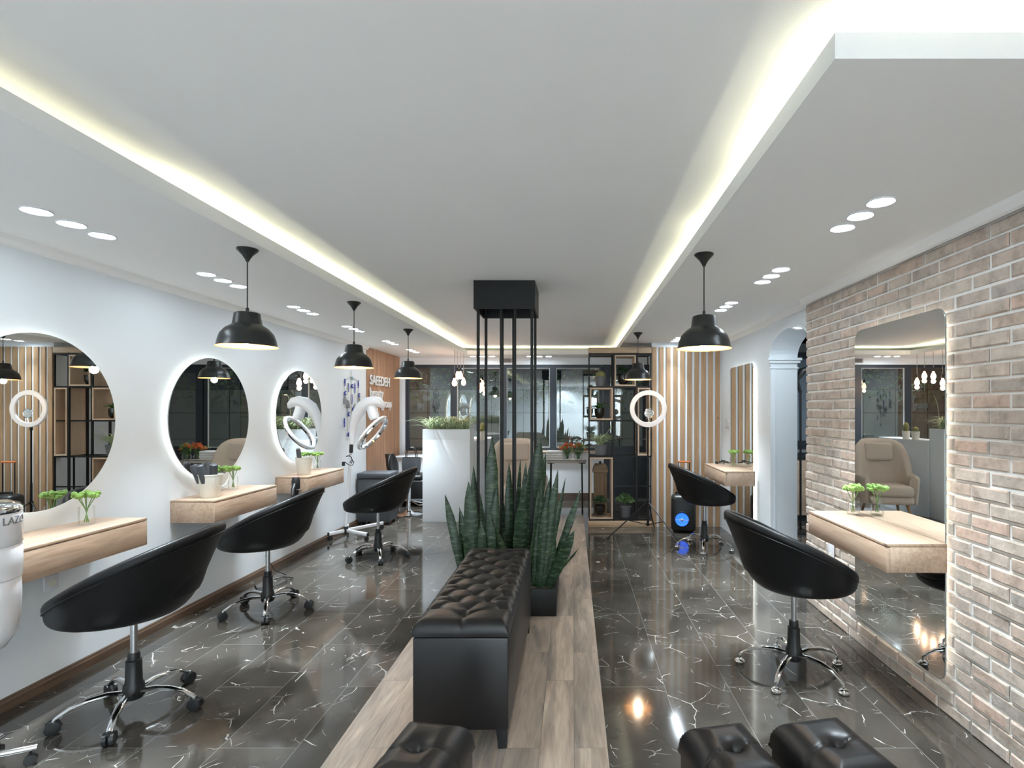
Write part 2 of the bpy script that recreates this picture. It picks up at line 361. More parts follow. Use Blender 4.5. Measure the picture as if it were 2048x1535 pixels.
M['black_metal'] = mat('black_metal', (0.009, 0.0095, 0.009), 0.45, var=0.15, spec=0.3)
M['pendant'] = mat('black_enamel', (0.013, 0.015, 0.015), 0.33, var=0.1, spec=0.6)
M['pend_in'] = mat('copper_shade_lining', (0.80, 0.46, 0.20), 0.45, var=0.05)
M['lamp_white'] = emission('downlight_diffuser', COOL, 45.0)
M['bulb'] = emission('lamp_bulb', (1.0, 0.86, 0.66), 14.0)
M['bulb_warm'] = emission('filament_bulb', (1.0, 0.62, 0.42), 9.0)
M['halo'] = emission('mirror_led_strip', (1.0, 0.97, 0.86), P_HALO)
M['ring'] = mat('ring_light_diffuser', (0.86, 0.86, 0.88), 0.45, var=0.02, emit=(0.95, 0.95, 1.0), est=0.06)
M['mirror'] = mat('mirror_silver', (0.86, 0.89, 0.885), 0.0, 1.0, var=0.0)
M['mirror_edge'] = mat('mirror_edge', (0.35, 0.38, 0.38), 0.2, 0.6)
M['white_gloss'] = mat('white_plastic', (0.80, 0.80, 0.83), 0.16, var=0.02, spec=0.5)
M['white_lam'] = mat('white_laminate', (0.74, 0.78, 0.82), 0.35, var=0.015)
M['pot_white'] = mat('cream_enamel', (0.80, 0.78, 0.70), 0.4, var=0.04)
M['navy'] = mat('dark_navy_aluminium', (0.024, 0.033, 0.044), 0.4, var=0.1)
M['gasket'] = mat('pale_window_seal', (0.62, 0.63, 0.62), 0.5)
M['pane'] = glass('window_glass', (0.80, 0.86, 0.86), 0.13)
M['vase'] = glass('clear_glass', (0.975, 0.99, 0.985), 0.03, 0.0, 0.35)
M['clear_ring'] = glass('clear_acrylic', (0.86, 0.88, 0.90), 0.30, 0.05)
M['green_head'] = mat('green_flower_head', (0.25, 0.42, 0.10), 0.7, var=0.4, scale=60, bump=0.6, bscale=120)
M['stem'] = mat('green_stem', (0.16, 0.28, 0.09), 0.6, var=0.2)
M['orange_fl'] = mat('orange_petals', (0.62, 0.13, 0.035), 0.6, var=0.45, scale=40)
M['leaf'] = mat('green_leaves', (0.09, 0.20, 0.055), 0.5, var=0.5, scale=30)
M['leaf_d'] = mat('dark_green_leaves', (0.035, 0.085, 0.035), 0.5, var=0.5, scale=30)
M['spider'] = mat('variegated_leaf', (0.50, 0.60, 0.36), 0.5, var=0.4, scale=40)
M['refl_arc'] = mat('pale_reflection_arc', (0.55, 0.57, 0.36), 0.6, var=0.15)
M['snake'] = snakemat()
M['soil'] = mat('potting_gravel', (0.16, 0.13, 0.10), 0.95, var=0.7, scale=90, bump=1.0, bscale=140)
M['beige'] = mat('beige_fabric', (0.60, 0.52, 0.45), 0.85, var=0.06, scale=60, bump=0.12, bscale=400)
M['pot_grey'] = mat('grey_pot', (0.145, 0.150, 0.165), 0.6, var=0.1)
M['pot_black'] = mat('black_glazed_pot', (0.012, 0.012, 0.011), 0.15, var=0.1)
M['cactus'] = mat('cactus_skin', (0.24, 0.24, 0.09), 0.7, var=0.4, scale=70, bump=0.6, bscale=150)
M['blue'] = mat('blue_glass', (0.02, 0.03, 0.30), 0.15, var=0.2)
M['white_eye'] = mat('white_glass', (0.85, 0.87, 0.9), 0.2)
M['turq'] = mat('turquoise_glass', (0.25, 0.42, 0.48), 0.2)
M['tassel'] = mat('grey_tassel', (0.27, 0.26, 0.27), 0.9, var=0.3, scale=80)
M['straw'] = mat('straw_cord', (0.50, 0.45, 0.36), 0.9)
M['sign'] = mat('sign_white', (0.86, 0.87, 0.88), 0.4)
M['sign_side'] = mat('sign_edge', (0.20, 0.20, 0.21), 0.4)
M['grey_box'] = mat('charcoal_plastic', (0.060, 0.066, 0.075), 0.5, var=0.1)
M['lantern'] = wood('weathered_wood', (0.26, 0.17, 0.10), (0.15, 0.095, 0.05), 2, 0.6, knots=False)
M['lantern_x'] = wood('weathered_wood_x', (0.28, 0.20, 0.12), (0.18, 0.12, 0.07), 0, 0.6, knots=False)
M['towel'] = mat('white_towel', (0.80, 0.80, 0.80), 0.9, var=0.04, scale=80, bump=0.3, bscale=300)
M['table_top'] = mat('stone_table_top', (0.42, 0.38, 0.34), 0.45, var=0.1)
M['led_blue'] = emission('blue_led', (0.025, 0.15, 1.0), 1.3)
M['orange_grip'] = mat('orange_grip', (0.60, 0.17, 0.05), 0.45)
M['vent'] = mat('vent_grey', (0.45, 0.40, 0.39), 0.6)
M['garden'] = mat('garden_render', (0.30, 0.32, 0.32), 0.9, var=0.12, scale=3)
M['pink'] = mat('pink_plastic', (0.55, 0.20, 0.22), 0.4)
M['wood_leg'] = wood('beech_leg', (0.42, 0.27, 0.15), (0.32, 0.20, 0.11), 2, 0.5, knots=False)
M['ped'] = mat('grey_print', (0.22, 0.22, 0.24), 0.5)

# ------------------------------------------------------------------ setting
FT = -0.06
f = MB()
for a, b in (((XL - .3, -4.6), (-1.06, 9.3)), ((0.155, -4.6), (5.2, 9.3)), ((-1.06, 7.75), (0.155, 9.3))):
    f.b2((a[0], a[1], FT), (b[0], b[1], 0))
struct('floor', f, M['marble'])
f = MB(); f.b2((-1.06, -4.6, FT), (0.155, 7.75, 0.0)); struct('floor_inlay', f, M['planks'])
w_ = MB(); w_.b2((XL - .15, -4.6, FT), (XL, 9.0, CEI + .1)); struct('wall_left', w_, M['wall'])
w_ = MB(); w_.b2((XL - .15, -4.75, FT), (5.2, -4.6, CEI + .1)); struct('wall_front', w_, M['wall'])
c = MB(); c.b2((XL - .15, -4.75, CEI), (5.2, 9.2, CEI + .1)); struct('ceiling', c, M['ceil'])
# lowered ceiling: a U around the lit recess
poly = [(XL, -4.6), (-1.655, -4.6), (-1.655, 8.43), (0.65, 8.43), (0.65, 1.337), (2.2, 1.337), (2.2, 9.0), (XL, 9.0)]
c = MB(); c.prism(poly, .03, Matrix.Translation((0, 0, SOF)))
for a, b_ in (((-1.667, -4.6), (-1.655, 8.43)), ((-1.667, 8.43), (.662, 8.442)), ((.65, 1.337), (.662, 8.43)), ((.662, 1.337), (2.2, 1.349))): c.b2((a[0], a[1], SOF + .03), (b_[0], b_[1], LIP))
struct('ceiling_lower', c, M['ceil'])
c = MB(); c.b2((2.17, 2.6, 2.50), (5.2, 9.2, 2.55)); struct('ceiling_side', c, M['ceil'])
# small cornice under the lowered ceiling
for nm, x0, s, y0, y1 in (('trim_1', XL, 1, -4.6, 7.42), ('trim_2', XR - .02, -1, 1.34, 4.26), ('trim_3', XW, -1, 4.28, 6.93)):
    t = MB(); t.prism([(0, 0), (0, -.045), (.02, -.04), (.04, -.02), (.05, 0)], 1.0, axes((s, 0, 0), (0, 0, 1), (0, y1 - y0, 0), (x0, y0, SOF - .0005)))
    struct(nm, t, M['ceil'])
b = MB()
b.prism([(0, 0), (.016, 0), (.016, .045), (.009, .056), (.009, .062), (0, .066)], 1.0, axes((1, 0, 0), (0, 0, 1), (0, 11.98, 0), (XL, -4.6, 0)))
struct('baseboard_left', b, M['base'])
# walnut cladding at the end of the oval-mirror wall
b = MB()
for i in range(17):
    y0 = 7.42 + i * 0.0815
    b.b2((XL, y0, 0.07), (XL + .018, y0 + 0.076, 2.365), 0.002)
b.b2((XL, 7.42, 0.07), (XL + .006, 8.80, 2.365))
struct('wall_left_cladding', b, M['panel'])
# back wall with windows
WY = 9.0
b = MB()
b.b2((XL - .15, WY, FT), (0.52, WY + .15, 0.80)); b.b2((XL - .15, WY, 2.262), (5.2, WY + .15, CEI + .1))
b.b2((XL - .15, WY, .80), (XL + .045, WY + .15, 2.262)); b.b2((1.28, WY, FT), (5.2, WY + .15, 2.262))
struct('wall_back', b, M['wall'])
b = MB(); b.b2((XL, WY - .02, 0), (0.5, WY, .125), .004); struct('baseboard_back', b, M['base'])
b = MB(); b.b2((XL + .05, WY - .05, .80), (0.5, WY + .05, .825), .004); struct('trim_4', b, M['boxwood_x'])
xs = [-2.79, -1.985, -1.155, -0.325, 0.50]
for i in range(4):
    x0, x1, z0, z1 = xs[i], xs[i + 1], .825, 2.262
    fr = MB(); t = .055
    fr.b2((x0, WY + .02, z0), (x0 + t, WY + .09, z1)); fr.b2((x1 - t, WY + .02, z0), (x1, WY + .09, z1))
    fr.b2((x0 + t, WY + .02, z0), (x1 - t, WY + .09, z0 + t)); fr.b2((x0 + t, WY + .02, z1 - t), (x1 - t, WY + .09, z1))
    o = struct('window_%d' % (i + 1), fr, M['navy'])
    if i in (1, 2, 3):
        g = MB(); q = .008
        for s in (x0 + t, x1 - t - q): g.b2((s, WY + .03, z0 + t), (s + q, WY + .06, z1 - t))
        g.b2((x0 + t + q, WY + .03, z1 - t - q), (x1 - t - q, WY + .06, z1 - t)); g.b2((x0 + t + q, WY + .03, z0 + t), (x1 - t - q, WY + .06, z0 + t + q))
        g.obj('window_seal', M['gasket'], o, None)
    p = MB(); p.b2((x0 + t, WY + .052, z0 + t), (x1 - t, WY + .056, z1 - t)); p.obj('window_pane', M['pane'], o, None)
# glazed navy door behind the display shelf
d = MB(); x0, x1 = 0.52, 1.28
d.b2((x0, WY + .01, .03), (x0 + .11, WY + .08, 2.262)); d.b2((x1 - .11, WY + .01, .03), (x1, WY + .08, 2.262))
d.b2((x0 + .11, WY + .01, 2.12), (x1 - .11, WY + .08, 2.262)); d.b2((x0 + .11, WY + .01, .03), (x1 - .11, WY + .08, .16))
d.b2((x0 + .11, WY + .03, .16), (x1 - .11, WY + .06, .76)); d.b2((x0 + .11, WY + .01, .76), (x1 - .11, WY + .08, .90))
do = struct('door_1', d, M['navy'])
p = MB(); p.b2((x0 + .11, WY + .04, .90), (x1 - .11, WY + .045, 2.12)); p.obj('window_pane', M['pane'], do, None)
p = MB(); p.cyl((x1 - .16, WY - .03, 1.02), (x1 - .05, WY - .03, 1.02), .011); p.cyl((x1 - .05, WY + .01, 1.02), (x1 - .05, WY - .03, 1.02), .011); p.obj('door_handle', M['steel'], do)
# night garden behind the glass
g = MB(); g.b2((-6, 11.6, -.1), (6, 11.8, 1.95)); struct('wall_garden', g, M['garden'])
g = MB(); g.b2((-6, 9.15, -.12), (6, 11.6, -.06)); struct('ground_garden', g, M['garden'])
g = MB()
for i in range(11):
    x = -3.6 + i * .55; g.b2((x, 9.30, 0), (x + .012, 9.315, 2.4))
for z in (.55, 1.0, 1.45, 1.85): g.b2((-3.6, 9.30, z), (2.0, 9.315, z + .012))
struct('trim_security_grille', g, M['black_metal'])
g = MB()
for i in range(1500):
    p = Vector((random.uniform(-4.2, 3.2), random.uniform(11.25, 11.75), 0)); p.z = 1.75 + random.uniform(0, 1.0) * (0.75 + .25 * math.sin(p.x * 2.1)) - abs(random.gauss(0, .12))
    a = Vector((random.gauss(0, 1), random.gauss(0, 1), random.gauss(0, 1))).normalized() * random.uniform(.05, .09)
    s = a.orthogonal().normalized() * .03
    g.quad(p, p + a * .5 + s, p + a, p + a * .5 - s)
tag(g.obj('ivy_hedge', M['leaf'], None, None), 'leafy ivy spilling over the garden wall outside the windows', 'hedge', kind='stuff')
for x, pw in ((-2.6, 15), (-.6, 8), (1.2, 7)): lamp_area(.15, pw, (1.0, .96, .82), (x, 10.4, 2.9))

# brick wall
bw = MB(); bw.b2((XR + .002, -4.6, FT), (XR + .35, 4.255, CEI + .1)); struct('wall_right_mortar', bw, M['mortar'])
bm = MB(); row = .0685; blen = .222
nr = int(SOF / row) + 1
for r in range(nr):
    z0 = r * row + .003; z1 = min(z0 + row - .011, SOF + .02)
    if z1 - z0 < .02: continue
    y = 4.272 - (blen * .5 if r % 2 else 0) * 1.0
    edges = []
    if r % 2: edges.append((4.272 + random.uniform(-.012, .006), y + .011))
    while y > -.4:
        edges.append((y if edges else 4.272 + random.uniform(-.012, .006), y - blen + .011)); y -= blen
    for ya, yb in edges:
        j = random.uniform(-.004, .004); c_ = .006; xf = XR - .006 + j
        A = [(XR + .02, yb, z0), (XR + .02, ya, z0), (XR + .02, ya, z1), (XR + .02, yb, z1)]
        A2 = [(xf + c_, yb, z0), (xf + c_, ya, z0), (xf + c_, ya, z1), (xf + c_, yb, z1)]
        B = [(xf, yb + c_ + random.uniform(0, .004), z0 + c_), (xf, ya - c_ - random.uniform(0, .004), z0 + c_), (xf, ya - c_, z1 - c_ + random.uniform(-.003, 0)), (xf, yb + c_, z1 - c_)]
        bm.ring_loft([A, A2, B], True, (False, True))
struct('wall_right_brick', bm, M['brick'], None, 30)
# plain white wall with the arched passage
def arch(yc, r, zs, n=16, rz=None):
    return [(yc - r * math.cos(PI * i / n), zs + (rz or r) * math.sin(PI * i / n)) for i in range(n + 1)]
ya0, ya1 = 4.30, 5.222; yc, rr = (ya0 + ya1) / 2, (ya1 - ya0) / 2
poly = [(4.26, 0), (ya0, 0)] + arch(yc, rr, 2.0, 18, .225) + [(ya1, 0), (9.0, 0), (9.0, CEI), (4.26, CEI)]
wl = MB(); wl.prism(poly, .26, axes((0, 1, 0), (0, 0, 1), (1, 0, 0), (XW, 0, 0))); struct('wall_right', wl, M['wall'])
t = MB()
for z0, z1, pr in ((1.90, 1.915, .012), (1.955, 1.98, .022), (1.98, 2.005, .034)):
    t.b2((XW - pr, ya1 - pr, z0), (XW + .26 + pr, ya1 + .002, z1), .004)
t.b2((XW + .04, ya1 - .008, .1), (XW + .05, ya1, 1.90))
struct('trim_5', t, M['wall'])
t = MB()
o1 = [(y, z) for y, z in arch(yc, rr, 2.0, 18, .225)]; o2 = [(y, z) for y, z in arch(yc, rr + .03, 2.0, 18, .25)]
t.ring_loft([[Vector((XW, y, z)) for y, z in o2], [Vector((XW - .012, y, z)) for y, z in o2], [Vector((XW - .012, y, z)) for y, z in o1], [Vector((XW, y, z)) for y, z in o1]], False)
struct('trim_6', t, M['wall'])
# side room seen through the arch
s = MB(); s.b2((5.1, 2.4, FT), (5.2, 9, 2.55)); s.b2((2.17, 2.3, FT), (5.2, 2.4, 2.55)); struct('wall_side_room', s, M['wall'])
s = MB(); s.b2((2.17, 8.1, FT), (5.1, 8.2, 2.55)); struct('wall_side_back', s, M['garden'])
s = MB(); s.b2((2.9, 8.04, .95), (4.4, 8.1, 2.36), .004); wo = struct('window_5', s, M['navy'])
p = MB(); p.b2((3.0, 8.03, 1.05), (4.3, 8.038, 2.26)); p.obj('window_pane', mat('dusk_glass', (0.20, 0.24, 0.28), 0.1), wo, None)
t = thing('side_cabinet', 'wooden low cabinet in the side room, glimpsed through the arch', 'cabinet', (3.25, 7.6, 0))
k = MB(); k.b2((-.5, -.3, .08), (.5, .3, .84), .004); k.obj('carcass', M['counter_x'], t)
k = MB(); k.b2((-.52, -.32, .84), (.52, .32, .88), .004); k.obj('worktop', M['black_plastic'], t)
k = MB(); k.b2((-.47, -.27, 0), (.47, .27, .08)); k.obj('plinth', M['black_plastic'], t)
t = thing('light_stand', 'black lamp stand on a pole inside the side room, beyond the arch', 'lamp', (2.80, 6.63, 0))
k = MB(); k.cyl((0, 0, .03), (0, 0, 1.75), .014, 8); k.obj('pole', M['black_metal'], t)
k = MB(); k.lathe([(.0, 0), (.15, 0), (.14, .025), (.02, .04)], 20); k.obj('base', M['black_metal'], t)
k = MB(); k.tube([(0, 0, 1.72), (-.05, 0, 1.86), (.02, 0, 1.98), (.12, 0, 2.02)], [.02, .03, .045, .03], 10); k.obj('lamp_head', M['black_metal'], t)
lamp_area(.2, 40, COOL, (3.2, 5.8, 2.48))
lamp_area(.05, 2.2, COOL, (1.985, 4.73, 2.214))
t = thing('arch_downlight', 'small round downlight set into the crown of the archway', 'downlight', (1.985, 4.73, 2.221))
k = MB(); k.lathe([(.0, -.004), (.03, -.004), (.036, -.002), (.036, 0)], 20); k.obj('diffuser', M['lamp_white'], t)
k = MB(); k.lathe([(.036, -.004), (.046, -.004), (.046, 0)], 20); k.obj('trim_ring', M['white_gloss'], t)
# slatted partition between room and window bay
SY = 6.94
s = MB(); s.b2((1.022, SY + .02, 0), (XW, SY + .12, SOF)); struct('wall_slat_backing', s, M['wall'])
s = MB()
for i in range(10):
    x = 1.024 + i * .0905; s.b2((x, SY, .0), (x + .058, SY + .022, 2.312), .002)
struct('wall_slatted', s, M['slat'])

# ------------------------------------------------------------------ lit recess strips (LED tape on top of the lowered ceiling)
def cove(p0, p1, power, col=COVE):
    p0, p1 = Vector(p0), Vector(p1); d = p1 - p0
    l = lamp_area(d.length, power * d.length, col, (p0 + p1) / 2, (PI, 0, math.atan2(d.y, d.x)), 'RECTANGLE', .012)
    l.name = 'cove_led'
zc = SOF + .036
for y0, y1, pw in ((-2.5, 2.3, .30), (2.25, 5.7, 1.35), (5.75, 6.6, 1.8), (6.65, 8.40, 1.35)): cove((-1.76, y0, zc), (-1.76, y1, zc), pw * P_COVE)
cove((-1.7, 8.53, zc), (.7, 8.53, zc), P_COVE * .8)
for y0, y1, pw in ((1.40, 2.1, 1.5), (2.1, 2.75, .75), (2.8, 2.95, 3.0), (2.98, 5.4, 1.0), (5.4, 8.4, .9)): cove((.75, y0, zc), (.75, y1, zc), pw * P_COVE)
cove((.72, 1.43, zc), (1.83, 1.43, zc), P_COVE * 1.3)

# ------------------------------------------------------------------ downlights
def downlight_proto():
    t = thing('downlight', 'x', 'downlight', (0, 0, 0))
    k = MB(); k.lathe([(.050, -.0005), (.056, -.0005), (.058, -.004), (.054, -.007), (.047, -.004), (.045, -.001)], 28); k.obj('trim_ring', M['white_gloss'], t)
    k = MB(); k.lathe([(.0, -.0035), (.03, -.0035), (.046, -.0025)], 28); k.obj('diffuser', M['lamp_white'], t)
    return t
DL = downlight_proto(); first = [True]
ORD = ['first', 'second', 'third', 'fourth', 'fifth', 'sixth', 'seventh']
def downlight(x, y, label, group, power=P_DOWN):
    if first[0]: o = DL; o.location = (x, y, SOF); o['label'] = label; o['group'] = group; first[0] = False
    else: o = dup(DL, (x, y, SOF), None, label, group)
    lamp_area(.08, power, COOL, (x, y, SOF - .009), (0, math.radians(-6 if x < -2 else 0), 0), spread=math.radians(SPREAD)); return o
NMF = ['end closest to the camera', 'middle one', 'end towards the windows']
for g, yc_ in enumerate((2.517, 3.61, 4.69, 5.76, 6.93, 7.90)):
    for k in range(3):
        downlight(-2.335, yc_ + (k - 1) * .165, 'downlight in the %s trio over the round mirrors, %s' % (ORD[g], NMF[k]), 'downlight trios above the oval mirror wall', P_DOWN * (.95, .95, .95, .9, .8, .8)[g])
for g, yc_ in enumerate((2.41, 3.49, 4.52, 5.58, 6.62)):
    for k in range(3):
        downlight(1.285, yc_ + (k - 1) * .16, 'downlight in the %s trio along the brick wall side, %s' % (ORD[g], NMF[k]), 'downlight trios above the brick wall side', P_DOWN * (.9, 1, .85, .65, .40)[g])
for g, (xc, nm) in enumerate(((-1.45, 'near the reception planter'), (-.535, 'near the flower table'))):
    for k in range(3):
        downlight(xc + (k - 1) * .155, 8.70, 'small downlight by the windows %s, %s' % (nm, ('sign wall end', 'centre', 'display shelf end')[k]), 'downlights along the window soffit', P_DOWN * .8)
for y in (-.9, .3, 1.4): lamp_area(.12, P_DOWN * 2.4, COOL, (-2.335, y, SOF - .01), spread=math.radians(SPREAD))  # unseen fill lamps added in line with the downlight row
# added fill lamps, unseen behind the camera at ceiling height, for even light
for x, y in ((1.2, -2.2), (-.4, -2.0), (1.2, -3.1), (-.4, -3.2), (1.2, -4.1), (-.4, -4.1), (-2.2, -3.4)): lamp_area(.14, P_BACK, COOL, (x, y, CEI - .02), spread=math.radians(148))

# ------------------------------------------------------------------ pendant lamps
def pendant_proto():
    t = thing('pendant_lamp', 'x', 'pendant lamp')
    k = MB(); k.lathe([(.0, 0), (.052, 0), (.054, -.005), (.048, -.012), (.026, -.035), (.012, -.058), (.007, -.07), (.0, -.07)], 24); k.obj('ceiling_rose', M['pendant'], t)
    k = MB(); k.cyl((0, 0, -.06), (0, 0, -.335), .0032, 8); k.cyl((0, 0, -.318), (0, 0, -.345), .008, 10); k.obj('cord', M['black_plastic'], t)
    prof = [(.0, -.343), (.050, -.343), (.060, -.346), (.064, -.352), (.072, -.405), (.078, -.412), (.105, -.430), (.128, -.458), (.139, -.490), (.145, -.520), (.150, -.527)]
    k = MB(); k.lathe(prof, 40); k.obj('lamp_shade', M['pendant'], t)
    ins = [(.150, -.5275), (.143, -.5235), (.136, -.49), (.124, -.461), (.102, -.434), (.068, -.412), (.058, -.36), (.0, -.35)]
    k = MB(); k.lathe(ins, 40); k.obj('shade_lining', M['pend_in'], t)
    k = MB(); k.lathe([(.0, -.375), (.014, -.376), (.015, -.41), (.026, -.44), (.034, -.475), (.030, -.502), (.016, -.516), (.0, -.52)], 20); k.obj('bulb', M['bulb'], t)
    return t
PN = pendant_proto()
pl = [(-1.755, 2.915, 'black dome pendant lamp above the tub chair nearest the camera on the oval mirror side'), (-1.76, 4.35, 'black dome pendant lamp hanging in the middle of the three by the oval mirrors'),
      (-1.765, 5.80, 'black dome pendant lamp farthest along the oval mirror side, by the reception planter'), (.733, 3.01, 'black dome pendant lamp nearest the brick wall mirror'), (.735, 6.06, 'smaller-looking black dome pendant lamp in front of the display shelf')]
for i, (x, y, lb) in enumerate(pl):
    if i == 0: o = PN; o.location = (x, y, SOF); o['label'] = lb; o['group'] = 'dome pendant lamps'
    else: o = dup(PN, (x, y, SOF), None, lb, 'dome pendant lamps')
    lamp_point(.03, P_PEND, (1.0, .84, .62), (x, y, SOF - .545))

# ------------------------------------------------------------------ filament bulbs over the reception desk
def bulb_proto():
    t = thing('hanging_bulb', 'x', 'bulb')
    k = MB(); k.cyl((0, 0, 0), (0, 0, .5), .0035, 6); k.obj('cord', M['vent'], t)
    k = MB(); k.lathe([(.0, .0), (.016, 0), (.018, -.05), (.016, -.055), (.0, -.055)], 14); k.obj('socket', M['black_plastic'], t)
    k = MB(); k.lathe([(.0, -.05), (.012, -.056), (.016, -.07), (.033, -.11), (.036, -.135), (.026, -.163), (.0, -.172)], 16); k.obj('bulb', M['bulb_warm'], t)
    return t
BP = bulb_proto()
bl = [(909, 748, 7.75, 'lowest warm filament bulb hanging over the reception planter'), (915, 735, 7.95, 'warm filament bulb of the raised pair, nearer the sign wall'), (921, 735, 8.15, 'warm filament bulb of the raised pair, nearer the flower table'), (927, 748, 8.3, 'warm filament bulb closest to the flower table')]
for i, (u, v, y, lb) in enumerate(bl):
    p = at(u, v, y)
    o = BP if i == 0 else dup(BP)
    o.location = p; o['label'] = lb; o['group'] = 'filament bulbs over the reception desk'
    for c_ in kids(o):
        if c_.name.startswith('cord'): c_.scale.z = (SOF - p.z) / .5
    lamp_point(.03, P_BULB, (1.0, .62, .38), p - Vector((0, 0, .2)))

# ------------------------------------------------------------------ mirrors
def wall_ring(R0, R1, x, y, z, n=64):
    k = MB(); a = [[Vector((x, y + R * math.cos(2 * PI * i / n), z + R * math.sin(2 * PI * i / n))) for i in range(n)] for R in (R0, R1)]
    k.ring_loft(a); return k
oval = [(2.84, 'large round backlit mirror nearest the camera, reflecting the slatted wall'), (4.20, 'round backlit mirror over the middle counter with the brush bucket'), (5.555, 'round backlit mirror farthest along, behind the hair processor')]
t0 = None
for i, (y, lb) in enumerate(oval):
    if t0 is None:
        t0 = thing('wall_mirror', lb, 'mirror', (XL, y, 1.437), .0046, 'round backlit mirrors')
        R = .468; n = 96
        k = MB(); k.ring_loft([[Vector((xx, r_ * math.cos(2 * PI * i / n), r_ * math.sin(2 * PI * i / n))) for i in range(n)] for xx, r_ in ((.034, R - .002), (.038, R - .001), (.0395, R - .003))]); k.obj('mirror_edge', M['mirror_edge'], t0)
        k = MB(); k.bm.faces.new([k.bm.verts.new((.040, (R - .003) * math.cos(2 * PI * i / n), (R - .003) * math.sin(2 * PI * i / n))) for i in range(n)]); k.obj('mirror_glass', M['mirror'], t0, None)
        k = MB(); k.ring_loft([[Vector((xx, r_ * math.cos(2 * PI * i / n), r_ * math.sin(2 * PI * i / n))) for i in range(n)] for xx, r_ in ((.0, R - .045), (.034, R - .045), (.034, R - .003))]); k.obj('backing', M['white_lam'], t0)
        k = MB(); k.ring_loft([[Vector((xx, r_ * math.cos(2 * PI * i / n), r_ * math.sin(2 * PI * i / n))) for i in range(n)] for xx, r_ in ((.010, R - .043), (.020, R - .043))]); k.obj('led_strip', M['halo'], t0, None)
    else: dup(t0, (XL, y, 1.437), None, lb, 'round backlit mirrors')
def rrect(w, h, r, n=8):
    out = []
    for cx, cy, a0 in ((w / 2 - r, h / 2 - r, 0), (-w / 2 + r, h / 2 - r, PI / 2), (-w / 2 + r, -h / 2 + r, PI), (w / 2 - r, -h / 2 + r, 1.5 * PI)):
        out += [(cx + r * math.cos(a0 + PI / 2 * i / n), cy + r * math.sin(a0 + PI / 2 * i / n)) for i in range(n + 1)]
    return out
def tall_mirror(label, x, y0, y1, z0, z1):
    t = thing('tall_mirror', label, 'mirror', (x, (y0 + y1) / 2, (z0 + z1) / 2), 0, 'tall backlit mirrors'); w_, h_ = y1 - y0, z1 - z0
    def rg(xx, ins): return [Vector((-xx, a, b)) for a, b in rrect(w_ - 2 * ins, h_ - 2 * ins, max(.065 - ins, .02))]
    k = MB(); k.ring_loft([rg(.030, .0), (rg(.034, 0)), rg(.0358, .002)]); k.obj('mirror_edge', M['mirror_edge'], t)
    k = MB(); k.bm.faces.new([k.bm.verts.new(p) for p in rg(.036, .002)]); k.obj('mirror_glass', M['mirror'], t, None)
    k = MB(); k.ring_loft([rg(.0, .05), rg(.030, .05), rg(.030, .001)]); k.obj('backing', M['white_lam'], t)
    k = MB(); k.ring_loft([rg(.010, .048), rg(.020, .048)]); k.obj('led_strip', M['halo'], t, None)
    return t
tall_mirror('tall backlit mirror with rounded corners on the brick wall', XR - .004, 2.622, 3.463, .17, 2.005)
tall_mirror('tall backlit mirror on the white wall, reflecting the wooden slats', XW, 5.62, 6.45, .22, 2.0)

# ------------------------------------------------------------------ wall-hung counters
def counter(label, xw, xf, y0, y1, z0, z1, pull=False):
    sx = 1 if xf > xw else -1; dx = abs(xf - xw)
    t = thing('styling_counter', label, 'counter', (xw, (y0 + y1) / 2, z0), 0, 'wall-hung oak counters'); L_, H = y1 - y0, z1 - z0
    k = MB(); k.b2((0, -L_ / 2, 0), (sx * (dx - .018), L_ / 2, H - .0165), .001); k.obj('body', M['counter'], t)
    k = MB(); k.b2((sx * (dx - .0175), -L_ / 2 + .0, .0), (sx * dx, L_ / 2, H - .0185), .0015); k.obj('drawer_front', M['counter'], t)
    k = MB(); k.b2((0, -L_ / 2, H - .016), (sx * dx, L_ / 2, H), .0015); k.obj('top', M['counter'], t)
    return t
counter('oak wall counter nearest the camera, partly behind the white steamer', XL, -2.52, 2.44, 3.2, .705, .865)
counter('oak wall counter in the middle, holding the brush bucket', XL, -2.52, 3.805, 4.6, .705, .865)
counter('oak wall counter farthest along the white wall, with a hair dryer hung on it', XL, -2.52, 5.15, 5.95, .705, .865)
counter('oak wall counter across the tall mirror on the brick wall', XR - .042, 1.515, 2.605, 3.465, .716, .856)
counter('oak wall counter under the slat-reflecting mirror on the white wall', XW - .038, 1.566, 5.545, 6.40, .72, .872)

# ------------------------------------------------------------------ glass jars with green flowers
def flower_jar():
    t = thing('flower_jar', 'x', 'vase')
    k = MB(); k.lathe([(.0, .002), (.034, .002), (.037, .006), (.037, .10), (.0358, .102)], 20); k.obj('jar', M['vase'], t)
    k = MB()
    heads = []
    for i in range(6):
        a = 2 * PI * i / 6 + .4; r = .032 if i < 5 else 0
        top = Vector((r * 1.2 * math.cos(a), r * 1.2 * math.sin(a), .155 + random.uniform(-.012, .012)))
        k.tube([(-.35 * r * math.cos(a), -.35 * r * math.sin(a), .014), (.2 * r * math.cos(a), .2 * r * math.sin(a), .09), top], .0022, 5); heads.append(top)
    k.obj('stems', M['stem'], t)
    k = MB()
    for h in heads:
        for j in range(9):
            q = Vector((random.gauss(0, .011), random.gauss(0, .011), random.gauss(.006, .005)))
            k.ball(h + q, random.uniform(.010, .017), (1, 1, .85), 1)
    k.obj('flower_heads', M['green_head'], t)
    return t
FJ = flower_jar()
